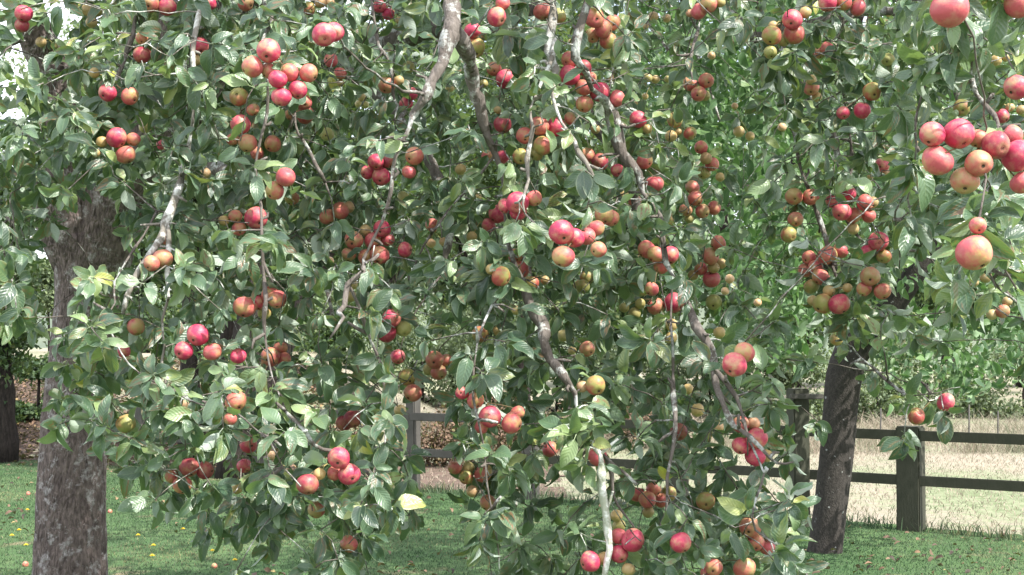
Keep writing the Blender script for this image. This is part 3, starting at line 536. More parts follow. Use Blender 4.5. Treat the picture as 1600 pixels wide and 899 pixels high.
# (material, [(px, py, depth, width in photo px)...]) ; hidden upper ends run to the scaffold limbs over the frame
BRS = [
 ('t', [(520, -260, 5.6, 30), (640, -190, 4.2, 36), (690, -60, 3.5, 32), (706, 40, 3.3, 27), (692, 100, 3.25, 20), (668, 150, 3.2, 17), (640, 200, 3.2, 14), (612, 280, 3.2, 12), (596, 345, 3.2, 11), (568, 405, 3.2, 10), (545, 445, 3.15, 9), (530, 490, 3.1, 8), (515, 530, 3.05, 5)]),
 ('t', [(706, 45, 3.3, 24), (735, 110, 3.45, 22), (750, 165, 3.5, 20), (775, 240, 3.55, 19), (792, 330, 3.55, 19), (806, 420, 3.55, 19), (826, 475, 3.5, 18), (850, 535, 3.45, 17), (880, 585, 3.4, 15), (902, 640, 3.4, 12), (935, 705, 3.35, 10), (995, 758, 3.3, 6)]),
 ('p', [(800, -200, 4.0, 26), (850, -60, 3.6, 16), (862, 40, 3.5, 14), (868, 110, 3.45, 12), (878, 190, 3.4, 9), (905, 240, 3.35, 9), (918, 320, 3.3, 7)]),
 ('t', [(905, -250, 4.2, 30), (915, -60, 3.5, 18), (910, 30, 3.4, 15), (900, 90, 3.4, 14), (925, 140, 3.5, 16), (955, 180, 3.6, 20), (972, 240, 3.6, 20), (1005, 300, 3.6, 17), (1035, 370, 3.55, 15), (1062, 450, 3.5, 15), (1085, 500, 3.4, 15), (1112, 545, 3.35, 13), (1120, 610, 3.3, 11), (1142, 660, 3.25, 9), (1190, 700, 3.2, 7), (1240, 722, 3.2, 5)]),
 ('w', [(902, 640, 3.4, 9), (925, 690, 3.35, 12), (940, 740, 3.3, 14), (945, 800, 3.3, 14), (952, 860, 3.3, 11), (950, 960, 3.3, 6)]),
 ('t', [(930, 690, 3.35, 9), (955, 740, 3.35, 8), (978, 805, 3.35, 6), (1010, 860, 3.3, 4)]),
 ('t', [(1050, 440, 3.5, 9), (1052, 540, 3.45, 9), (1053, 620, 3.4, 9), (1052, 695, 3.35, 7), (1040, 800, 3.3, 9), (1035, 900, 3.3, 6)]),
 ('p', [(400, -200, 5.4, 20), (345, -80, 4.0, 14), (312, 20, 3.7, 9), (305, 130, 3.6, 11), (295, 230, 3.6, 12), (280, 290, 3.55, 14), (258, 350, 3.5, 13), (232, 400, 3.45, 11), (210, 445, 3.4, 9), (192, 490, 3.4, 6)]),
 ('p', [(262, 350, 3.5, 7), (262, 430, 3.45, 8), (253, 500, 3.4, 9), (252, 565, 3.4, 8), (270, 640, 3.35, 5)]),
 ('t', [(240, -120, 4.9, 12), (225, 0, 4.2, 9), (208, 55, 4.1, 9), (190, 105, 4.1, 8), (180, 190, 4.0, 6), (120, 228, 3.9, 6)]),
 ('t', [(430, -200, 4.6, 20), (395, -60, 3.9, 14), (425, 30, 3.6, 13), (415, 110, 3.4, 10), (400, 260, 3.4, 9), (408, 380, 3.35, 9), (416, 470, 3.3, 9), (417, 545, 3.3, 8), (440, 630, 3.2, 7), (480, 675, 3.1, 7), (520, 705, 3.1, 6)]),
 ('t', [(590, -200, 4.4, 9), (578, -20, 4.0, 6), (592, 70, 3.9, 6), (612, 120, 3.9, 5), (622, 165, 3.9, 4)]),
 ('t', [(455, -60, 4.2, 10), (440, 60, 3.8, 7), (462, 195, 3.6, 7), (488, 245, 3.6, 7), (508, 285, 3.6, 5)]),
 ('p', [(868, 60, 3.5, 9), (830, 170, 3.3, 8), (822, 250, 3.25, 8), (820, 305, 3.2, 7), (850, 365, 3.15, 5)]),
 ('t', [(1120, -150, 4.6, 8), (1095, 20, 4.2, 6), (1085, 70, 4.1, 7), (1082, 125, 4.0, 5)]),
 ('t', [(1500, -200, 3.6, 26), (1340, -80, 4.0, 22), (1235, 40, 4.1, 15), (1225, 150, 4.1, 13), (1250, 260, 4.1, 11), (1290, 370, 4.05, 9), (1312, 450, 4.0, 7), (1330, 540, 3.9, 6), (1385, 595, 3.7, 5), (1440, 618, 3.6, 4), (1500, 605, 3.6, 3)]),
 ('t', [(1340, -80, 4.0, 15), (1310, 80, 4.2, 10), (1330, 240, 4.2, 9), (1320, 330, 4.2, 8), (1352, 385, 4.1, 6)]),
 ('t', [(1600, -220, 3.4, 26), (1480, -60, 2.7, 17), (1495, 60, 2.5, 11), (1520, 120, 2.5, 9), (1552, 178, 2.45, 9), (1560, 240, 2.3, 11), (1530, 330, 2.2, 11), (1545, 430, 2.6, 9), (1600, 478, 2.9, 9), (1680, 500, 3.1, 9)]),
 ('t', [(1500, 60, 2.5, 8), (1430, 210, 2.6, 6), (1400, 330, 2.8, 6), (1405, 420, 3.0, 5)]),
 ('t', [(-60, -80, 5.4, 14), (-30, 110, 4.4, 8), (20, 70, 4.2, 6), (60, 35, 4.1, 4)]),
 ('t', [(-90, 0, 5.0, 16), (-60, 300, 3.6, 10), (0, 380, 3.3, 7), (30, 470, 3.2, 4)]),
 ('t', [(245, 330, 3.6, 5), (180, 440, 3.5, 5), (165, 500, 3.4, 6), (200, 570, 3.35, 6), (270, 610, 3.3, 6), (360, 640, 3.15, 6), (420, 690, 3.0, 6), (470, 760, 3.0, 4)]),
 ('t', [(545, 445, 3.15, 7), (600, 590, 3.25, 7), (600, 700, 3.2, 6), (570, 800, 3.15, 5), (545, 850, 3.15, 4)]),
 ('t', [(806, 430, 3.55, 9), (750, 520, 3.4, 8), (740, 620, 3.3, 8), (755, 700, 3.3, 7), (770, 800, 3.3, 6), (780, 890, 3.3, 5)]),
 ('t', [(775, 240, 3.55, 9), (700, 330, 3.6, 7), (640, 430, 3.7, 6), (620, 500, 3.6, 5)]),
 ('t', [(1112, 545, 3.35, 8), (1150, 620, 3.3, 7), (1195, 740, 3.2, 8), (1180, 830, 3.15, 7), (1240, 880, 3.15, 5), (1270, 920, 3.1, 4)]),
 # inner boughs, deeper in the crown
 ('t', [(335, 60, 6.6, 44), (520, 90, 5.8, 40), (640, 200, 5.2, 26), (700, 330, 5.0, 16), (690, 430, 4.9, 9)]),
 ('t', [(520, 90, 5.8, 34), (760, 40, 5.3, 34), (900, 160, 5.0, 22), (985, 290, 4.9, 14), (1000, 420, 4.8, 8)]),
 ('t', [(760, 40, 5.3, 30), (1000, -30, 5.4, 26), (1180, 60, 5.6, 20), (1290, 190, 5.8, 12), (1320, 300, 5.8, 7)]),
 ('t', [(225, 240, 6.9, 28), (330, 260, 6.2, 22), (430, 320, 5.6, 14), (500, 420, 5.2, 9), (520, 500, 5.0, 6)]),
 ('t', [(95, 290, 6.95, 24), (30, 270, 6.4, 14), (-20, 300, 6.0, 8), (20, 350, 5.6, 5)]),
 ('t', [(1180, 60, 5.6, 18), (1400, 20, 5.4, 14), (1500, 160, 5.2, 9), (1480, 300, 5.0, 6)]),
 # boughs of the upper crown above the frame
 ('t', [(520, -260, 5.8, 50), (900, -420, 5.0, 46), (1300, -500, 4.6, 34), (1700, -420, 4.2, 24)]),
 ('t', [(520, -260, 5.8, 50), (600, -520, 4.6, 46), (650, -800, 3.6, 40), (900, -1100, 3.0, 30)]),
 ('t', [(-60, -260, 6.0, 40), (-100, -500, 4.8, 34), (0, -800, 3.8, 26)]),
]
branches = []; nodes = []; nb = []; nr = []
for bi, (mk, pts) in enumerate(BRS):
    c = np.array([list(P(x, y, d + (.10 if bi < 26 else 0))) + [w / 2 * d / F * (1 if bi > 25 or any(q[0] < x < q[1] and q[2] < y < q[3] for q in SHOW) else .5)] for x, y, d, w in pts])
    if bi < 26:
        c2 = [c[0]]
        for q in c[1:]: c2 += [(c2[-1] + q) / 2 + np.append(RNG.normal(0, .010, 3), 0), q]
        c = np.array(c2)
    s = smooth_path(c, .035, .002); branches.append(dict(path=s, mat=mk, mb=MB()))
    branches[-1]['mb'].tube(s[:, :3], s[:, 3] * (1 + .16 * RNG.standard_normal(len(s))).clip(.75, 1.4), 10 if s[:, 3].max() > .012 else 8, .04)
    # knobbly fruiting spurs and side stubs
    for k in range(3, len(s) - 2, 3):
        if RNG.random() < .9:
            q = s[k]; d = nrm(RNG.standard_normal(3)); l = RNG.uniform(.012, .05)
            branches[-1]['mb'].tube([q[:3], q[:3] + d * (q[3] + l * .6), q[:3] + d * (q[3] + l) + RNG.standard_normal(3) * .006], [.0045, .0042, .003], 5, .1)
    if bi < 32:
        nodes += list(s[:, :3]); nb += [bi] * len(s); nr += list(s[:, 3])
    else:
        nodes += list(s[:, :3]); nb += [bi] * len(s); nr += list(s[:, 3])
ROWS = """
3666766676 8777777777 7876555446 7776666777
1346776666 8877777777 7886444346 7766666787
1346776655 8877777777 7886443214 5666667778
3347776555 7877767777 7887544203 4666667777
5788877655 7887767788 8887655202 3777667788
8888887667 8886667788 8887765202 3766667888
8888887777 8777777777 8887776301 3755656899
7643577777 8667766777 8888877411 4776656889
6541456777 8666766777 8888887411 4787655789
5421366677 8668866677 8888887411 4788745888
5311356667 7656774467 8888887321 4788723688
4135445567 7545663356 7877788322 3787512466
3146654455 6433453467 7888888433 4777411355
1158756566 7655343466 7877888666 6675411233
0157888888 8777554466 6887778776 5532112211
0147888888 8888840077 7887678777 3100122200
0016888888 8888740078 7677578788 5200233100
0003777888 8888850088 8425478788 6100022000
0001057888 8888850088 8213588788 6200000000
0000037778 7788840066 3003577788 7100000000
0000000178 8767750036 4334678888 7200000000
0000000004 4357740024 5334567788 7300000000
0000000001 1234620023 5344567788 7300000000""".strip().split('\n')
GRID = np.array([[int(c) for c in r.replace(' ', '')] for r in ROWS], float)
PT = np.array([tuple(q) for br in branches[:26] for q in br['path']]); PB = np.array([bi for bi, br in enumerate(branches[:26]) for q in br['path']])
bx, by, bf = proj(PT[:, :3]); shown = np.zeros(len(PT), bool)
for (x0, x1, y0, y1) in SHOW: shown |= (bx > x0 - 4) & (bx < x1 + 4) & (by > y0 - 4) & (by < y1 + 4)
SB = (bx[shown], by[shown], bf[shown], PT[shown, 3] * F / bf[shown])
cl_xy = np.array([(c['x'], c['y']) for c in clusters if c['D'] >= 19]); cl_d = np.array([c['d'] for c in clusters if c['D'] >= 19])
def depth_field(x, y):
    w = 1 / (((cl_xy[:, 0] - x) ** 2 + (cl_xy[:, 1] - y) ** 2) + 1600); return float((w * cl_d).sum() / w.sum())
TG = []      # targets: (pos, kind)
for c in clusters: TG.append((c['sp'], 1 if c['D'] >= 17 else 0))
NEARC = 1.0
hid = np.nonzero(~shown & (bx > -60) & (bx < 1660) & (by > -60) & (by < 930) & ~((bx > 1350) & (bx < 1480) & (by > 560)))[0]
for k in hid:      # leafy spurs standing out of the branches themselves
    if RNG.random() < .62 * GRID[min(22, max(0, int(by[k] // 40))), min(39, max(0, int(bx[k] // 40)))]  / 8 + .05: TG.append((PT[k, :3] + np.array((RNG.normal(0, .03), -RNG.uniform(.03, .10), RNG.normal(-.005, .025))), 2))
for gy in range(23):
    for gx in range(40):
        lam = GRID[gy, gx] / 8.0; n = RNG.poisson(2.6 * lam ** 1.35 * NEARC)
        for _ in range(n):
            x = (gx + RNG.random()) * 40; y = (gy + RNG.random()) * 40 - 14
            d = depth_field(x, y) * .95 + RNG.uniform(-.38, .55)
            if d < 2.7 and x < 1380: d = 2.7 + RNG.random() * .4
            TG.append((P(x, y, d), 2))
# just outside the frame, so the canopy goes on sideways, upwards and below
for _ in range(520):
    s = RNG.integers(0, 4)
    if s == 0: x, y = RNG.uniform(-260, 0), RNG.uniform(-250, 420)
    elif s == 1: x, y = RNG.uniform(1600, 1900), RNG.uniform(-250, 560)
    elif s == 2: x, y = RNG.uniform(-100, 1700), RNG.uniform(-300, -15)
    else: x, y = RNG.uniform(740, 1290), RNG.uniform(899, 1020)
    TG.append((P(x, y, depth_field(min(max(x, 0), 1600), min(max(y, 0), 899)) + RNG.uniform(-.1, .9)), 2))
# deeper layer of the same crown
for gy in range(-3, 15):
    for gx in range(-2, 42):
        x0 = gx * 40; y0 = gy * 40; lam = .9
        if y0 > 330: lam *= max(0, 1 - (y0 - 330) / 210)
        if 40 <= x0 < 200 and y0 > 270: lam = 0
        if x0 < 120 and 0 <= y0 < 330: lam *= .3
        if x0 >= 1080 and x0 < 1260: lam *= .18
        if x0 >= 1260: lam *= .75
        for _ in range(RNG.poisson(1.9 * lam)):
            TG.append((P(x0 + RNG.random() * 40, y0 + RNG.random() * 40, RNG.uniform(4.4, 6.4)), 3))
pos = np.array([t[0] for t in TG]); kind = np.array([t[1] for t in TG])
ND = np.array(nodes); NB = list(nb); NRr = list(nr)
dmin = np.array([np.min(np.linalg.norm(ND - p, axis=1)) for p in pos]); order = np.argsort(dmin)
buf = np.zeros((len(ND) + len(pos) * 12, 3)); buf[:len(ND)] = ND; cnt = len(ND)
T_b = np.zeros(len(pos), int); T_out = np.zeros((len(pos), 3)); ok = np.ones(len(pos), bool)
for i in order:
    p = pos[i]; dd = np.linalg.norm(buf[:cnt] - p, axis=1)
    dd = dd + .35 * np.maximum(0, p[2] - buf[:cnt, 2])           # prefers to spring from above
    j = int(np.argmin(dd)); q = buf[j]; b = NB[j]; L = np.linalg.norm(p - q); T_b[i] = b
    if L < .015: T_out[i] = nrm(p - q + 1e-4); continue
    if L > (1.1 if kind[i] != 3 else 1.6): ok[i] = False; continue
    m = (p + q) / 2 + RNG.standard_normal(3) * L * .08 + np.array((0, 0, -.10 * L if p[2] > q[2] else .12 * L))
    n = max(3, min(11, int(L / .03))); t = np.linspace(0, 1, n)[:, None]
    path = (1 - t) ** 2 * q + 2 * t * (1 - t) * m + t * t * p
    path[1:-1] += RNG.standard_normal((n - 2, 3)) * .0025
    r0 = min(NRr[j] * .8, .0022 + .006 * min(L, .6)); r1 = .0017
    branches[b]['mb'].tube(path, np.linspace(r0, r1, n), 5, .06)
    T_out[i] = nrm(path[-1] - path[-2])
    k = n - 1; buf[cnt:cnt + k] = path[1:]; NB += [b] * k; NRr += list(np.linspace(r0, r1, n)[1:]); cnt += k
# leaves
sets = []
for (ks, size, lo, hi, templ, mt) in (((1, 2), .065, 7, 11, T_HI, M_LEAF), ((0, 3), .070, 7, 11, T_MID, M_LEAF)):
    sel = np.nonzero(np.isin(kind, ks) & ok)[0]
    Pp, Dd, Nn, Ss, Id = rosettes(pos[sel], size, lo, hi, T_out[sel], .5, (.0, -.75, .55))
    kp = cull(Pp, Dd, Ss, .97 if ks == (1, 2) else .85)
    bid = T_b[sel][Id]
    br_tone = np.array([mnoise.noise(Vector(pos[s]) * 2.2) for s in sel])[Id]
    rnd = np.stack([np.clip(.42 + .28 * RNG.standard_normal(len(Pp)) * .8 + br_tone * .5, 0, .95), RNG.random(len(Pp)), RNG.random(len(Pp)) * (1 if ks == (1, 2) else .8)], 1)
    old = RNG.random(len(Pp)) < .025; rnd[old, 0] = RNG.uniform(.9, 1, old.sum()); rnd[:, 2] = np.where(old, rnd[:, 2], rnd[:, 2] * .80)
    sets.append((Pp[kp], Dd[kp], Nn[kp], Ss[kp], rnd[kp], bid[kp], templ, mt))
n_leaf = 0
for bi, br in enumerate(branches):
    bo = br['mb'].build('branch', {'p': M_PALE, 'w': M_WHITE, 't': M_TWIG}[br['mat']], apple_tree)
    for S_ in sets:
        s = S_[5] == bi
        if s.sum():
            me = leaves_mesh('foliage', S_[0][s], S_[1][s], S_[2][s], S_[3][s], S_[6], S_[7], S_[4][s]); n_leaf += int(s.sum())
            link('foliage', me, bo)
print('near leaves', n_leaf)
# upper crown over the frame: shades the lawn and dapples the branches
def crown_pts(n, c, e, clump, nc):
    cc = RNG.standard_normal((nc, 3)); cc = nrm(cc) * RNG.uniform(.25, 1, (nc, 1)) ** .5 * np.array(e) + np.array(c)
    k = RNG.integers(0, nc, n); return cc[k] + RNG.standard_normal((n, 3)) * clump * np.array((1, 1, .7))
def crown(name, pts, parent, size, material, templ=T_LO, tone=.5, droop=.3):
    n = len(pts); d = RNG.standard_normal((n, 3)); d[:, 2] -= droop; nn = RNG.standard_normal((n, 3)) * .7 + np.array((0, -.1, .7))
    S = size * RNG.uniform(.6, 1.25, n); kp = np.ones(n, bool)
    rnd = np.stack([np.clip(tone + .25 * RNG.standard_normal(n), 0, 1), RNG.random(n), RNG.random(n) * .8], 1)
    return link(name, leaves_mesh(name, pts[kp], nrm(d)[kp], nn[kp], S[kp], templ, material, rnd[kp]), parent)
pts = np.concatenate([crown_pts(16000, (-.2, 6.0, 4.3), (3.4, 2.2, .9), .24, 120), crown_pts(1200, (1.6, 3.4, 4.3), (2.4, 1.8, .5), .22, 16)])
x_, y_, f_ = proj(pts); pts = pts[(y_ < -60) | (pts[:, 1] < .5)]
crown('upper_foliage', pts, apple_tree, .10, M_LEAFFAR, T_LO)

# ------------------------------------------------------------------ apples as objects
def apple_mesh(name, material, seed, dent=.16):
    r = random.Random(seed); nseg, nr_ = 22, 15; mb = MB(); V = []; ph = r.uniform(0, 6); oval = r.uniform(.90, 1.0); taper = r.uniform(-.02, .10); five = r.uniform(.0, .018)
    prof = []
    for i in range(nr_ + 1):
        t = math.pi * i / nr_; rr = math.sin(t) ** .92 if 0 < i < nr_ else 0; z = math.cos(t) * oval
        if z > 0: z -= dent * 1.5 * math.exp(-(rr / .26) ** 2)
        else: z += dent * 1.1 * math.exp(-(rr / .22) ** 2)
        rr *= 1 + taper * z; prof.append((rr, z))
    t2 = lambda i: i / nr_ * 3.1
    V.append((0, 0, prof[0][1]))
    for i in range(1, nr_):
        for j in range(nseg):
            a = 2 * math.pi * j / nseg; k = 1 + five * math.cos(5 * a + ph) * (1 - prof[i][1]) + .035 * math.cos(a + ph) + .022 * math.sin(2 * a + ph) + .02 * math.sin(3 * a + 2 * t2(i) + ph)
            V.append((prof[i][0] * k * math.cos(a), prof[i][0] * k * math.sin(a), prof[i][1] + .015 * math.cos(a * 2 + ph) * prof[i][0]))
    V.append((0, 0, prof[-1][1])); Fc = [(0, 1 + j, 1 + (j + 1) % nseg) for j in range(nseg)]
    for i in range(nr_ - 2):
        for j in range(nseg):
            a, b = 1 + i * nseg + j, 1 + i * nseg + (j + 1) % nseg; Fc.append((a, a + nseg, b + nseg, b))
    l = len(V) - 1; o = 1 + (nr_ - 2) * nseg; Fc += [(l, o + (j + 1) % nseg, o + j) for j in range(nseg)]
    mb.add(V, Fc); return mb.mesh(name, material)
AM = {k: [apple_mesh('apple', MA[k], s * 7 + ord(k)) for s in range(7)] for k in MA}
def calyx_mesh():
    mb = MB()
    for k in range(5):
        a = k * 2 * math.pi / 5; ca, sa = math.cos(a), math.sin(a); pc, ps = -sa, ca
        mb.add([(ca * .03 + pc * .06, sa * .03 + ps * .06, -.80), (ca * .03 - pc * .06, sa * .03 - ps * .06, -.80), (ca * .13 - pc * .03, sa * .13 - ps * .03, -.90), (ca * .15, sa * .15, -.93), (ca * .13 + pc * .03, sa * .13 + ps * .03, -.90)], [(0, 1, 2, 3, 4)])
    n = 10; mb.add([(0, 0, -.80)] + [(.15 * math.cos(6.283 * j / n), .15 * math.sin(6.283 * j / n), -.868) for j in range(n)], [(0, 1 + (j + 1) % n, 1 + j) for j in range(n)])
    return mb.mesh('calyx', M_CALYX, False)
CAL = calyx_mesh()
def place_names(L):
    """a place word for every apple of a bunch"""
    n = len(L); out = [None] * n
    if n == 1: return ['lone']
    xs = [a[0] for a in L]; ys = [a[1] for a in L]
    if n <= 3:
        hor = max(xs) - min(xs) > max(ys) - min(ys); o = sorted(range(n), key=lambda i: xs[i] if hor else ys[i])
        w = (['left', 'right'] if hor else ['upper', 'lower']) if n == 2 else (['leftmost', 'middle', 'rightmost'] if hor else ['top', 'middle', 'lowest'])
        for i, k in enumerate(o): out[k] = w[i]
        return out
    for w, key in (('topmost', lambda i: ys[i]), ('lowest', lambda i: -ys[i]), ('leftmost', lambda i: xs[i]), ('rightmost', lambda i: -xs[i])):
        k = min([i for i in range(n) if out[i] is None], key=key); out[k] = w
    rem = sorted([i for i in range(n) if out[i] is None], key=lambda i: xs[i])
    if len(rem) == 1: out[rem[0]] = 'central'
    else:
        wd = ['first', 'second', 'third', 'fourth', 'fifth', 'sixth', 'seventh', 'eighth']
        for i, k in enumerate(rem): out[k] = wd[i] + ' inner'
    return out
names = []
for (phrase, L, *_r) in BUNCH: names += [(w, phrase, len(L)) for w in place_names(L)]
n_ap = 0
keep_D = sorted([a['D'] for a in near], reverse=True); rank = {id(a): i for i, a in enumerate(sorted(near, key=lambda q: -q['D']))}
small = [a for a in near if rank[id(a)] >= 298]
mb = MB(); SM = list(MA); tv = {k: (np.array([v.co for v in AM[k][0].vertices]), [tuple(p.vertices) for p in AM[k][0].polygons]) for k in SM}
for a in small:
    M3 = np.array(Vector((random.gauss(0, .4), .5 + random.gauss(0, .3), .9)).to_track_quat('Z', 'Y').to_matrix())
    mb.add(tv[a['col']][0] @ M3.T * a['r'] + a['p'], tv[a['col']][1], SM.index(a['col']))
    sp = clusters[a['c']]['sp']; t = nrm(sp - a['p']); l = min(np.linalg.norm(sp - a['p']), a['r'] * 4)
    mb.tube([a['p'] + t * a['r'] * .8, a['p'] + t * l * .6 + np.array((0, 0, .004)), a['p'] + t * l], [.0014] * 3, 4, 0, False, SM.index('M'))
sm = tag(mb.build('small_apples', [MA[k] for k in SM]), 'many small unripe and far apples scattered deep between the leaves', 'apples', kind='stuff')
for a, (w, phrase, n) in zip(near, names):
    if rank[id(a)] >= 298: continue
    cl = clusters[a['c']]; r = a['r']; k = a['col']
    o = bpy.data.objects.new('apple', random.choice(AM[k])); col.objects.link(o); o.location = a['p']
    # axis: stalk end turned towards the spur, calyx end outwards and down
    sv = Vector(cl['sp']) - Vector(a['p'])
    up = (sv.normalized() * .55 + Vector((random.gauss(0, .6), .25 + random.gauss(0, .6), .7 + random.gauss(0, .35)))).normalized()
    q = up.to_track_quat('Z', 'Y'); o.rotation_mode = 'QUATERNION'; o.rotation_quaternion = q
    rs = r / 1.0; o.scale = (rs, rs, rs * random.uniform(.92, 1.0))
    szw = '' if n > 1 else ('small ' if a['D'] < 17 else 'large ' if a['D'] > 40 else '')
    lab = f"{w} {CW[k]} apple of the {phrase}" if n > 1 else f"single {szw}{CW[k]} apple {phrase}"
    if len(lab.split()) > 16: print('LONG', lab)
    lab = lab if len(lab.split()) <= 16 else lab.replace(' the ', ' ')
    tag(o, lab, 'apple', 'ripening apples hanging on the branches'); n_ap += 1
    if a['D'] >= 17:
        c = bpy.data.objects.new('calyx', CAL); col.objects.link(c); c.parent = o; c.scale = (.85, .85, 1)
    # stalk in apple-local space
    mw = Matrix.LocRotScale(o.location, q, o.scale); inv = mw.inverted()
    tip = inv @ Vector(cl['sp']); ln = tip.length
    tip = tip if ln < 4.5 else tip * (4.5 / ln)
    base = Vector((0, 0, .70)); mid = Vector((0, 0, 1.15)) * .7 + tip * .3
    tt = np.linspace(0, 1, 6)[:, None]; pt = (1 - tt) ** 2 * np.array(base) + 2 * tt * (1 - tt) * np.array(mid) + tt ** 2 * np.array(tip)
    mb = MB(); mb.tube(pt, np.full(6, .0013 / rs), 5, 0); s = bpy.data.objects.new('stalk', mb.mesh('stalk', M_STALK)); col.objects.link(s); s.parent = o
print('apples', n_ap)

# ------------------------------------------------------------------ ground
def lawn_mat():
    m, nt, bs = mat('lawn'); v = gvec(nt)
    a = noise(nt, .7, 5, v); b = noise(nt, 9, 5, v)
    c = ramp(nt, mth(nt, 'ADD', mth(nt, 'MULTIPLY', a, .6), mth(nt, 'MULTIPLY', b, .4)), [(.35, (.040, .080, .032)), (.55, (.070, .12, .048)), (.72, (.13, .15, .075))])
    c = mixc(nt, ramp(nt, noise(nt, 1.3, 3, v), [(.62, (0, 0, 0)), (.72, (1, 1, 1))]), c, (.16, .14, .085)); nt.links.new(c, bs.inputs['Base Color'])
    bs.inputs['Roughness'].default_value = .95; bs.inputs['Specular IOR Level'].default_value = .1; bump(nt, b, .6, .03, bs); return m
def field_mat():
    m, nt, bs = mat('dry_field'); v = gvec(nt); v2 = gvec(nt, 'Object', (1, .5, 1))
    a = noise(nt, .45, 6, v2, .6); b = noise(nt, 7, 6, v, .7)
    c = ramp(nt, mth(nt, 'ADD', mth(nt, 'MULTIPLY', a, .55), mth(nt, 'MULTIPLY', b, .45)), [(.36, (.12, .15, .08)), (.45, (.20, .225, .14)), (.53, (.255, .232, .18)), (.68, (.32, .27, .225))])
    nt.links.new(c, bs.inputs['Base Color']); bs.inputs['Roughness'].default_value = 1; bs.inputs['Specular IOR Level'].default_value = .05; bump(nt, b, .7, .05, bs); return m
M_LAWN, M_FIELD = lawn_mat(), field_mat()
FA, FD = np.array((3.58, 12.7)), np.array((-4.7, 3.3))              # fence line: FA + FD*t
fn = np.array((3.3, 4.7)) / math.hypot(3.3, 4.7)                    # away from the camera
def hgt(x, y):
    """gentle unevenness, a leafy bank on the far left"""
    h = .03 * mnoise.noise(Vector((x * .35, y * .35, 0)))
    s = (x - FA[0]) * fn[0] + (y - FA[1]) * fn[1]
    if x < 1 and s > .6: h += min(1.15, (s - .6) * .30) * min(1, max(0, (-x - 1.5) / 2.5))
    if y > 22: h += .35 * min(1, (y - 22) / 6)
    return h
def ground_sheet(name, xs, ys, dz, material, inside=None):
    V = [(x, y, hgt(x, y) + dz) for y in ys for x in xs]; nx = len(xs); mb = MB()
    Fc = [(j * nx + i, j * nx + i + 1, (j + 1) * nx + i + 1, (j + 1) * nx + i) for j in range(len(ys) - 1) for i in range(nx - 1)]
    if inside: Fc = [f for f in Fc if inside(*np.mean([V[q] for q in f], axis=0)[:2])]
    mb.add(V, Fc); return tag(mb.build(name, material), kind='structure')
edge = lambda x, y: (x - FA[0]) * fn[0] + (y - FA[1]) * fn[1] + .10 * mnoise.noise(Vector((x * 1.3, y * 1.3, 3))) < .25
xs = np.concatenate([np.linspace(-400, -14, 12)[:-1], np.arange(-14, 14, .4), np.linspace(14, 400, 12)]); ys = np.concatenate([np.linspace(-60, 0, 8)[:-1], np.arange(0, 32, .4), np.linspace(32, 900, 20)])
ground_sheet('ground', xs, ys, -.004, M_FIELD)
ground_sheet('lawn', np.arange(-14, 12, .13), np.arange(-3, 26, .13), .004, M_LAWN, edge)
M_BANK = flat_mat('leafy_bank_soil', (.055, .036, .026), 1, (.13, .085, .06), 6)
ground_sheet('leafy_bank', np.arange(-16, 2, .2), np.arange(13, 27, .2), .008, M_BANK, lambda x, y: not edge(x, y) and (y > 11.5) and x / y < (-.19 if y > 19.5 else .03) + .02 * mnoise.noise(Vector((x, y, 0))) and not (-.335 < x / y and y > 21))
# hill on the horizon, seen through gaps
mb = MB(); hx = np.linspace(-260, 260, 60)
V = [(x, y, z) for (y, k) in ((90, 0), (130, .6), (190, 1)) for x in hx for z in (k * (9 + 4 * math.sin(x * .02 + 1) + 2 * math.sin(x * .05)),)]
mb.add(V, [(j * 60 + i, j * 60 + i + 1, j * 60 + 61 + i, j * 60 + 60 + i) for j in range(2) for i in range(59)])
tag(mb.build('hill', flat_mat('hill_pasture', (.06, .085, .055), 1, (.12, .14, .09), .08)), kind='structure')

# grass blades
def grass(name, P2, h, w, material, tone, lean=.35):
    n = len(P2); z = np.array([hgt(x, y) for x, y in P2]); p = np.stack([P2[:, 0], P2[:, 1], z], 1)
    a = RNG.random(n) * 6.283; H = h * RNG.uniform(.5, 1.3, n); ln = RNG.normal(0, lean, (n, 2)) * H[:, None]
    sx = np.stack([np.cos(a), np.sin(a), a * 0], 1) * (w * RNG.uniform(.6, 1.3, n) / 2)[:, None]
    mid = p + np.concatenate([ln * .35, (H * .6)[:, None]], 1); tip = p + np.concatenate([ln, H[:, None]], 1)
    V = np.stack([p - sx, p + sx, mid + sx * .8, mid - sx * .8, tip], 1).reshape(-1, 3)
    b = np.arange(n)[:, None] * 5; q = b + np.array([[0, 1, 2, 3]]); t = b + np.array([[3, 2, 4]])
    me = bpy.data.meshes.new(name); me.vertices.add(len(V)); me.vertices.foreach_set('co', V.ravel())
    li = np.concatenate([q.ravel(), t.ravel()]).astype(np.int32); me.loops.add(len(li)); me.loops.foreach_set('vertex_index', li)
    me.polygons.add(2 * n); me.polygons.foreach_set('loop_start', np.concatenate([np.arange(n) * 4, 4 * n + np.arange(n) * 3]).astype(np.int32))
    me.update(calc_edges=True)
    patch = np.array([mnoise.noise(Vector((x * .55, y * .55, 2))) + .6 * mnoise.noise(Vector((x * 2.3, y * 2.3, 5))) for x, y in P2]); c = np.repeat(np.clip(tone + patch * .55 + .22 * RNG.standard_normal(n), 0, 1), 5); C = np.stack([c, c, c, c * 0 + 1], 1)
    at = me.attributes.new('leafrnd', 'FLOAT_COLOR', 'POINT'); at.data.foreach_set('color', C.astype(np.float32).ravel())
    me.materials.append(material); return tag(link(name, me), kind='stuff')
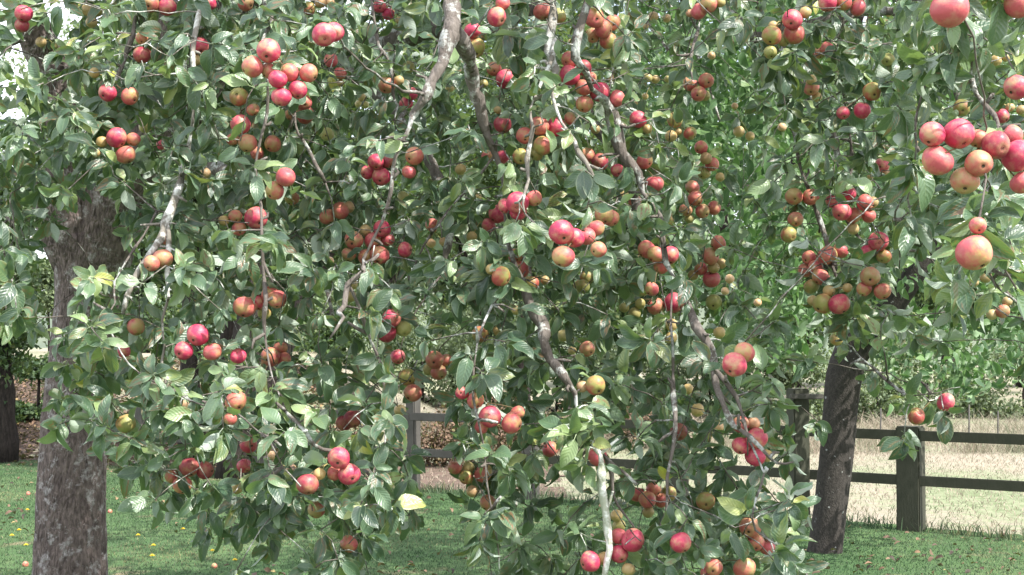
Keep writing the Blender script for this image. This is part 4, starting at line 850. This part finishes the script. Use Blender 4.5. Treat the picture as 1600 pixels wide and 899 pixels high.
def blade_mat(name, stops):
    m, nt, bs = mat(name); a = N(nt, 'Attribute', attribute_name='leafrnd'); sep = nt.nodes.new('ShaderNodeSeparateColor'); nt.links.new(a.outputs['Color'], sep.inputs[0])
    c = ramp(nt, sep.outputs[0], stops); nt.links.new(c, bs.inputs['Base Color']); bs.inputs['Roughness'].default_value = .6; bs.inputs['Specular IOR Level'].default_value = .25
    tr = nt.nodes.new('ShaderNodeBsdfTranslucent'); nt.links.new(c, tr.inputs['Color']); ms = nt.nodes.new('ShaderNodeMixShader'); ms.inputs[0].default_value = .3
    nt.links.new(bs.outputs[0], ms.inputs[1]); nt.links.new(tr.outputs[0], ms.inputs[2]); nt.links.new(ms.outputs[0], nt.nodes['Material Output'].inputs['Surface']); return m
M_BL = blade_mat('grass_blade', [(0, (.035, .085, .032)), (.55, (.072, .112, .060)), (.93, (.125, .155, .085)), (1, (.24, .23, .12))])
M_DRY = blade_mat('dry_blade', [(0, (.15, .20, .11)), (.4, (.24, .235, .165)), (1, (.38, .31, .25))])
def scatter(n, x0, x1, y0, y1, cond):
    q = np.stack([RNG.uniform(x0, x1, n), RNG.uniform(y0, y1, n)], 1); v = np.abs(q[:, 0]) < q[:, 1] * .40 + .5
    q = q[v]; return q[np.array([cond(x, y) for x, y in q])]
q = scatter(330000, -8, 6.2, 9.6, 21, edge); grass('grass', q, .022, .006, M_BL, .5, .6)
q = scatter(70000, -6, 10, 11, 30, lambda x, y: not edge(x, y) and (x > -3.4 or y > 24)); grass('dry_grass', q, .04, .010, M_DRY, .55, .8)
q = scatter(26000, -3, 12, 21.5, 25, lambda x, y: x > -1 or y > 22.5); grass('tall_dry_grass', q[RNG.random(len(q)) < np.array([.5 + mnoise.noise(Vector((x * .8, y * .8, 4))) for x, y in q])], .30, .010, M_DRY, .62, 1.0)
q = np.concatenate([FA + FD * RNG.uniform(-.5, 1.9, (2600, 1)) + RNG.normal(0, .09, (2600, 2))]); grass('verge_grass', q, .12, .009, M_BL, .62, .5)

# ------------------------------------------------------------------ fence
def wood(name, c1, c2, c3):
    m, nt, bs = mat(name); v = gvec(nt, 'Object', (3, 3, 3)); a = noise(nt, 1.2, 6, v, .7); g = noise(nt, 14, 5, gvec(nt, 'Object', (6, 6, 1)), .6)
    c = ramp(nt, a, [(.32, c1), (.52, c2), (.72, c3)]); c = mixc(nt, .5, c, mixc(nt, g, (.05, .045, .035), c2)); nt.links.new(c, bs.inputs['Base Color']); bs.inputs['Roughness'].default_value = .9
    bump(nt, g, .5, .01, bs); return m
M_FW = wood('mossy_fence_wood', (.014, .022, .010), (.034, .038, .022), (.07, .068, .05))
M_FG = wood('weathered_fence_wood', (.035, .034, .03), (.07, .066, .06), (.12, .115, .105))
fence = tag(empty('fence', (FA[0], FA[1], 0)), 'two rail timber fence with square mossy posts between lawn and dry field', 'fence')
fang = math.atan2(FD[1], FD[0])
def fpt(t): q = FA + FD * t; return q
def bevel_box(c, e, rot, r=.012, seed=0):
    bm_ = __import__('bmesh').new(); import bmesh as _b
    _b.ops.create_cube(bm_, size=1); _b.ops.scale(bm_, vec=e, verts=bm_.verts)
    n = max(1, int(max(e) / .25)); 
    _b.ops.bevel(bm_, geom=list(bm_.edges), offset=r, segments=2, affect='EDGES')
    _b.ops.rotate(bm_, matrix=Matrix.Rotation(rot, 3, 'Z'), verts=bm_.verts); _b.ops.translate(bm_, vec=c, verts=bm_.verts)
    me = bpy.data.meshes.new('timber'); bm_.to_mesh(me); bm_.free(); return me
for t, w, h, m in ((-.62, .2, .93, M_FW), (0, .215, .935, M_FW), (.41, .16, 1.02, M_FW), (.72, .15, .95, M_FG), (1.0, .13, 1.22, M_FG), (1.42, .15, .95, M_FG), (1.8, .15, .95, M_FG)):
    q = fpt(t); g = hgt(*q); me = bevel_box((q[0], q[1], g + h / 2 - .1), (w, w * .8 if t == 0 else w, h + .2), fang); me.materials.append(m); me.name = 'post'; link('post', me, fence)
ts = [-.9, -.62, 0, .41, .72, 1.0, 1.42, 1.8]
for i in range(len(ts) - 1):
    a, b = fpt(ts[i]), fpt(ts[i + 1]); 
    for z in (.85, .45):
        off = -fn * .05; za, zb = z + hgt(*a) * .3, z + hgt(*b) * .3; L = np.linalg.norm(b - a) - .012
        me = bevel_box((0, 0, 0), (L, .04, .09), 0, .006); me.materials.append(M_FW if ts[i + 1] < .8 else M_FG); me.name = 'rail'
        o = link('rail', me, fence); c = (a + b) / 2 + off * (1 if i % 2 else .98); o.location = Vector((c[0], c[1], (za + zb) / 2)) - Vector(fence.location)
        o.rotation_euler = (0, -math.atan2(zb - za, L), math.atan2((b - a)[1], (b - a)[0]))
gp = P(1247, 700, 12.9)[:2]
gpost = tag(empty('gate_post', (gp[0], gp[1], 0)), 'tall dark timber post with short crossbar behind the leaning tree', 'post')
me = bevel_box((gp[0], gp[1], .60), (.16, .16, 1.32), .3); me.materials.append(M_FW); link('post', me, gpost)
me = bevel_box((gp[0] + .06, gp[1] - .105, 1.19), (.30, .05, .045), .0, .006); me.materials.append(M_FG); link('crossbar', me, gpost)
for i, (px, y0, y1, lab) in enumerate(((1375, 664, 692, 'thin pale stake in the dry field behind the fence post'), (1513, 640, 672, 'taller pale stake before the scrub under the wilting twig'), (1558, 652, 674, 'short pale stake before the scrub at the far right'))):
    g = P(px, y1, 22.5); h = (y1 - y0) * 22.5 / F; mb = MB(); z0 = hgt(g[0], 22.5)
    mb.tube([(g[0], 22.5, z0 - .1), (g[0] + .01, 22.5, z0 + h * .6), (g[0] + .02, 22.5, z0 + h + .35)], [.016, .014, .012], 7, .05); tag(mb.build('stake', M_FG), lab, 'stake', 'pale stakes in the field')

# ------------------------------------------------------------------ leaning tree with bright leaves
lt = tag(empty('leaning_tree', P(1290, 862, 11.3) * np.array((1, 1, 0))), 'slim dark leaning trunk with white lichen spots and bright green leaves', 'tree')
mb = MB()
def ctl(L, d): return [(P(x, y, d + dd), w / 2 * (d + dd) / F) for x, y, dd, w in L]
trunk_tube(mb, ctl([(1284, 905, 0, 62), (1290, 862, 0, 54), (1297, 800, 0, 51), (1304, 730, 0, 52), (1312, 650, 0, 53), (1322, 580, 0, 56), (1345, 520, 0, 52)], 11.3), 16, .03, .01)
trunk_tube(mb, ctl([(1330, 560, 0, 46), (1368, 510, -.1, 40), (1405, 465, -.2, 36), (1440, 408, -.3, 32), (1490, 310, -.3, 28), (1520, 180, -.3, 24), (1540, 0, 0, 20), (1560, -260, 0, 14)], 11.3), 12)
trunk_tube(mb, ctl([(1335, 545, 0, 44), (1310, 450, 0, 36), (1270, 330, -.2, 30), (1230, 180, -.4, 26), (1190, 20, -.6, 22), (1150, -220, -.8, 14)], 11.3), 12)
trunk_tube(mb, ctl([(1275, 345, -.2, 20), (1180, 300, -.5, 14), (1110, 260, -.9, 9)], 11.3), 8)
trunk_tube(mb, ctl([(1230, 200, -.4, 16), (1330, 60, -.4, 14), (1380, -120, -.4, 9)], 11.3), 8)
mb.build('trunk', M_BARKR, lt)
def px_pts(spec):
    out = []
    for (x0, x1, y0, y1, d0, d1, n) in spec:
        for _ in range(n): out.append(P(RNG.uniform(x0, x1), RNG.uniform(y0, y1), RNG.uniform(d0, d1)))
    return np.array(out)
ros = px_pts([(1060, 1300, -40, 470, 8.2, 10.5, 330), (1300, 1640, -60, 430, 10.2, 12.6, 260), (1330, 1620, 400, 570, 10.9, 12.4, 110), (1390, 1560, 520, 600, 10, 11, 22), (980, 1100, -40, 330, 9, 11, 90), (1120, 1260, 460, 560, 9.8, 10.8, 40), (760, 1750, -420, -60, 8, 13, 520)])
Pp, Dd, Nn, Ss, Id = rosettes(ros, .110, 7, 12, np.tile((0, -.4, -.2), (len(ros), 1)) + RNG.normal(0, .3, (len(ros), 3)), .4); Pp += RNG.normal(0, .07, Pp.shape)
rnd = np.stack([np.clip(.45 + .3 * RNG.standard_normal(len(Pp)), 0, 1), RNG.random(len(Pp)), RNG.random(len(Pp)) * .75], 1)
link('crown', leaves_mesh('crown', Pp, Dd, Nn, Ss, T_BR, M_BRIGHT, rnd), lt)
# long arching bare twigs of its crown
for i, pts_ in enumerate([[(1030, -20, 9.0), (1075, 60, 8.8), (1100, 110, 8.6), (1125, 190, 8.4)], [(990, 10, 9.0), (1030, 60, 8.8), (1060, 100, 8.7), (1075, 115, 8.6)]]):
    mb = MB(); s = smooth_path([P(*q) for q in pts_], .05); mb.tube(s, np.linspace(.014, .007, len(s)), 6, .05); mb.build('twig', M_TWIG, lt)

# ------------------------------------------------------------------ trees, shrubs and hedges behind
def tree(name, label, px, py_base, d, tops, clumps, n, size, material, w=.3, cat='tree', group=None, bark_=None, templ=T_LO, tone=.5, curve=0):
    """tops: list of crown blobs (px, py, rx px, ry px) at the tree's depth"""
    g = P(px, py_base, d); g[2] = hgt(g[0], d) - .05; o = tag(empty(name, g), label, cat, group); mb = MB()
    base = np.array(g)
    for i, (cx, cy, rx, ry) in enumerate(tops):
        c = P(cx, cy, d); m = (base + c) / 2 + np.array((curve * .3, 0, .2)); 
        if w > 0: s = smooth_path([list(base) + [w / 2 if i == 0 else w / 3.2], list(m) + [w / 2.6 if i == 0 else w / 4], list(c) + [w / 6]], .3, .01); mb.tube(s[:, :3], s[:, 3], 10, .05)
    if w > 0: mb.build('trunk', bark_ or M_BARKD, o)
    tot = sum(q[2] * q[3] for q in tops); A = []
    for (cx, cy, rx, ry) in tops:
        k = int(n * rx * ry / tot); c = P(cx, cy, d); e = (rx * d / F, min(rx, ry) * d / F * .8, ry * d / F)
        A.append(crown_pts(k, c, e, max(e) * .13, max(8, clumps)))
    A = np.concatenate(A); A = A[A[:, 2] > .02 + base[2]]
    crown('crown', A, o, size, material, templ, tone); return o
G1 = 'dark trees behind the apple tree'
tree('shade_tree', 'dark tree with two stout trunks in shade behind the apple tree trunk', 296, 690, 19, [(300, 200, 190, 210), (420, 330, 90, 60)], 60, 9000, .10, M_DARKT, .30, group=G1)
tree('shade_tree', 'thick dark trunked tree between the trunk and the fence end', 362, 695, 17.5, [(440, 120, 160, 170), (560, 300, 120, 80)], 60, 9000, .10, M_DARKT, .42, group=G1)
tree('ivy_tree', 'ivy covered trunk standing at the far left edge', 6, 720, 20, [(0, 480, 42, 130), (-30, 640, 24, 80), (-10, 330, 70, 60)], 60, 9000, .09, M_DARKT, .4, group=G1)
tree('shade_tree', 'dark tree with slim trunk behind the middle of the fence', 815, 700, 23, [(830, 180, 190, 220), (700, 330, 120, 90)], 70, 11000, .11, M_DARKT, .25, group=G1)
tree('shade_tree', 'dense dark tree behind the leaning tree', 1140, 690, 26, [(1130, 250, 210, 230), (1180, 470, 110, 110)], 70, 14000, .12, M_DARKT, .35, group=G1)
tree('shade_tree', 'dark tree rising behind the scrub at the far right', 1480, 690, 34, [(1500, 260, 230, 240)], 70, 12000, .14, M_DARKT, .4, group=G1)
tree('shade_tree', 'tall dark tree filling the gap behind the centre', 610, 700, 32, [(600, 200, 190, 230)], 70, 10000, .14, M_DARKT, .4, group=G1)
for i, (px, y, ry, lab) in enumerate([(230, 250, 280, 'tall tree far behind the apple tree bole'), (420, 250, 280, 'far tree rising left of the centre gap'), (700, 240, 290, 'far tree rising behind the weathered post'), (930, 240, 290, 'far tree rising behind the mossy stem'), (1240, 240, 290, 'far tree rising behind the slim leaning tree'), (1390, 260, 280, 'far tree rising over the dry bank'), (1600, 260, 280, 'far tree rising over the end of the field')]):
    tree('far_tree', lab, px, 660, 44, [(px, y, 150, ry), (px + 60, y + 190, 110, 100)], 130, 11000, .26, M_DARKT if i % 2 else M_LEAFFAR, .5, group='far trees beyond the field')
tree('birch', 'light airy tree against the sky at the upper left', 90, 700, 30, [(90, 200, 90, 170)], 40, 2300, .12, M_SCRUB, .2)
G2 = 'shrubs along the far side of the field'
for i, (px, py, rx, ry, d, mt_, lab) in enumerate([
    (1600, 600, 120, 80, 27, M_SCRUB, 'grey green scrub bush at the right edge behind the field'),
    (1450, 590, 110, 90, 27.5, M_SCRUB, 'wide grey green scrub bush behind the wilting twig'),
    (1370, 620, 70, 55, 26, M_SCRUB, 'low scrub bush just right of the leaning trunk'),
    (1235, 610, 75, 75, 26, M_SCRUB, 'dark bush just left of the leaning trunk'),
    (1110, 600, 90, 60, 27, M_SCRUB, 'green scrub bush behind the hidden fence post'),
    (985, 590, 80, 70, 27, M_SCRUB, 'pale bush above the dry bank left of the thin stem'),
    (870, 560, 80, 90, 28, M_DARKT, 'dark bush behind the middle of the fence'),
    (660, 560, 100, 70, 29, M_SCRUB, 'grey green bush behind the weathered post'),
    (480, 500, 100, 70, 38, M_SCRUB, 'far pale green tree clump behind the fence end'),
    (570, 540, 110, 80, 30, M_DARKT, 'dark bush behind the far end of the fence'),
    (760, 545, 90, 90, 30, M_SCRUB, 'olive bush behind the bramble bank'),
    (230, 560, 90, 90, 30, M_DARKT, 'dark bush behind the apple tree trunk'),
    (75, 445, 60, 45, 34, M_SCRUB, 'far pale bush in the gap beside the apple trunk'),
    (60, 575, 45, 16, 23, M_DARKT, 'low dark bush on the leafy bank at the left'),
    (1650, 400, 110, 120, 38, M_SCRUB, 'tall pale tree clump beyond the right edge')]):
    tree('shrub', lab, px, 690, d, [(px, py, rx, ry), (px - rx * .5, 655, rx * .6, 26), (px + rx * .45, 648, rx * .55, 34)], 50, 7000, .085 if d < 30 else .12, mt_, .06, 'shrub', G2)
tree('bramble', 'brown dying bramble bank behind the weathered fence post', 770, 740, 19.5, [(770, 690, 130, 52)], 60, 9000, .055, M_BRAMBLE, 0, 'bramble', 'brambles')
tree('bramble', 'rusty bramble mound behind the white lichened stem', 985, 700, 22.5, [(960, 668, 90, 28)], 60, 5000, .055, M_BRAMBLE, 0, 'bramble', 'brambles')

# ------------------------------------------------------------------ fallen leaves, apples, flowers
def fallen(name, P2, size, stops, tone=.5):
    n = len(P2); z = np.array([hgt(x, y) for x, y in P2]) + RNG.uniform(.02, .05, n); d = RNG.standard_normal((n, 3)); d[:, 2] *= .25; nn = np.tile((0, 0, 1.), (n, 1)) + RNG.normal(0, .35, (n, 3))
    rnd = np.stack([RNG.random(n), RNG.random(n), RNG.random(n) * .7], 1)
    return tag(link(name, leaves_mesh(name, np.stack([P2[:, 0], P2[:, 1], z], 1), d, nn, size * RNG.uniform(.6, 1.3, n), T_MID, stops, rnd)), kind='stuff')
M_FALL = leaf_mat('fallen_leaf', [(0, (.025, .017, .013)), (.6, (.085, .048, .032)), (.9, (.20, .12, .075)), (1, (.36, .28, .11))], (.14, .10, .07), yellow=(.3, .22, .08), veins=False, rough=.7, transl=.1)
q = scatter(5500, -8, 6.2, 9.6, 20, lambda x, y: edge(x, y) and mnoise.noise(Vector((x * .5, y * .5, 9))) > -.15 + .5 * random.random()); q = np.concatenate([q, scatter(300, 1.5, 6.2, 9.6, 13.5, edge)]); fallen('leaf_litter', q, .055, M_FALL)
q = scatter(26000, -9, -2.2, 15, 26, lambda x, y: not edge(x, y)); fallen('bank_litter', q, .075, M_FALL)
def fallen_apple(i, px, py, lab, k):
    g = ground(px, py); o = bpy.data.objects.new('fallen_apple', random.choice(AM[k])); col.objects.link(o); r = .024; o.location = (g[0], g[1], hgt(g[0], g[1]) + r * .75); o.scale = (r, r * 1.05, r * .9)
    o.rotation_euler = (random.uniform(.6, 2.4), random.uniform(-1, 1), random.uniform(0, 6)); tag(o, lab, 'apple', 'windfall apples on the lawn')
    mb = MB(); mb.tube([(0, 0, .7), (.05, 0, 1.1), (.15, .05, 1.4)], [.05, .045, .05], 5); s = bpy.data.objects.new('stalk', mb.mesh('stalk', M_STALK)); col.objects.link(s); s.parent = o
for i, (px, py, k, lab) in enumerate([(44, 774, 'O', 'orange windfall of a pair, farther from the trunk'), (58, 773, 'O', 'orange windfall of a pair, closer to the trunk'),
    (40, 887, 'O', 'orange windfall among brown leaves at the lower left corner'), (172, 804, 'O', 'orange windfall just right of the apple tree trunk'),
    (335, 890, 'O', 'orange windfall at the bottom edge of the lawn')]): fallen_apple(i, px, py, lab, k)
M_YEL = flat_mat('dandelion_petal', (.75, .60, .03), .7, (.70, .48, .02)); M_STEM = flat_mat('flower_stem', (.10, .18, .05))
for i, (px, py, lab) in enumerate([(41, 853, 'largest yellow dandelion between the corner and the trunk'), (19, 838, 'yellow dandelion left of the largest one by the trunk'), (30, 830, 'small yellow dandelion above the largest one by the trunk'), (286, 828, 'yellow dandelion on the open lawn under the drooping leaves'), (240, 854, 'upper yellow dandelion of two right of the trunk'), (238, 871, 'lower yellow dandelion of two right of the trunk'),
    (332, 863, 'yellow dandelion beside brown leaves on the middle lawn'), (367, 878, 'yellow dandelion nearest the bottom edge under the low bough'), (43, 800, 'pale yellow dandelion below the pair of windfalls'), (216, 838, 'tiny yellow dandelion close to the trunk on the lawn')]):
    g = ground(px, py, .07); z = hgt(g[0], g[1]); e = tag(empty('dandelion', (g[0], g[1], z)), lab, 'flower', 'dandelions in the lawn')
    mb = MB(); mb.tube([(g[0], g[1], z), (g[0] + .005, g[1], z + .04), (g[0], g[1] - .005, z + .075)], [.002, .002, .002], 5); mb.build('stem', M_STEM, e)
    mb = MB(); c = np.array((g[0], g[1] - .005, z + .077))
    for ring, (rl, up) in enumerate(((.024, .003), (.018, .009), (.010, .013))):
        for k in range(14):
            a = k * .449 + ring * .2; d = np.array((math.cos(a), math.sin(a), 0)); s = np.array((-d[1], d[0], 0)) * .0028
            mb.add([c, c + d * rl * .7 - s + (0, 0, up), c + d * rl + (0, 0, up * .8), c + d * rl * .7 + s + (0, 0, up)], [(0, 1, 2, 3)])
    mb.build('flower_head', M_YEL, e, False)
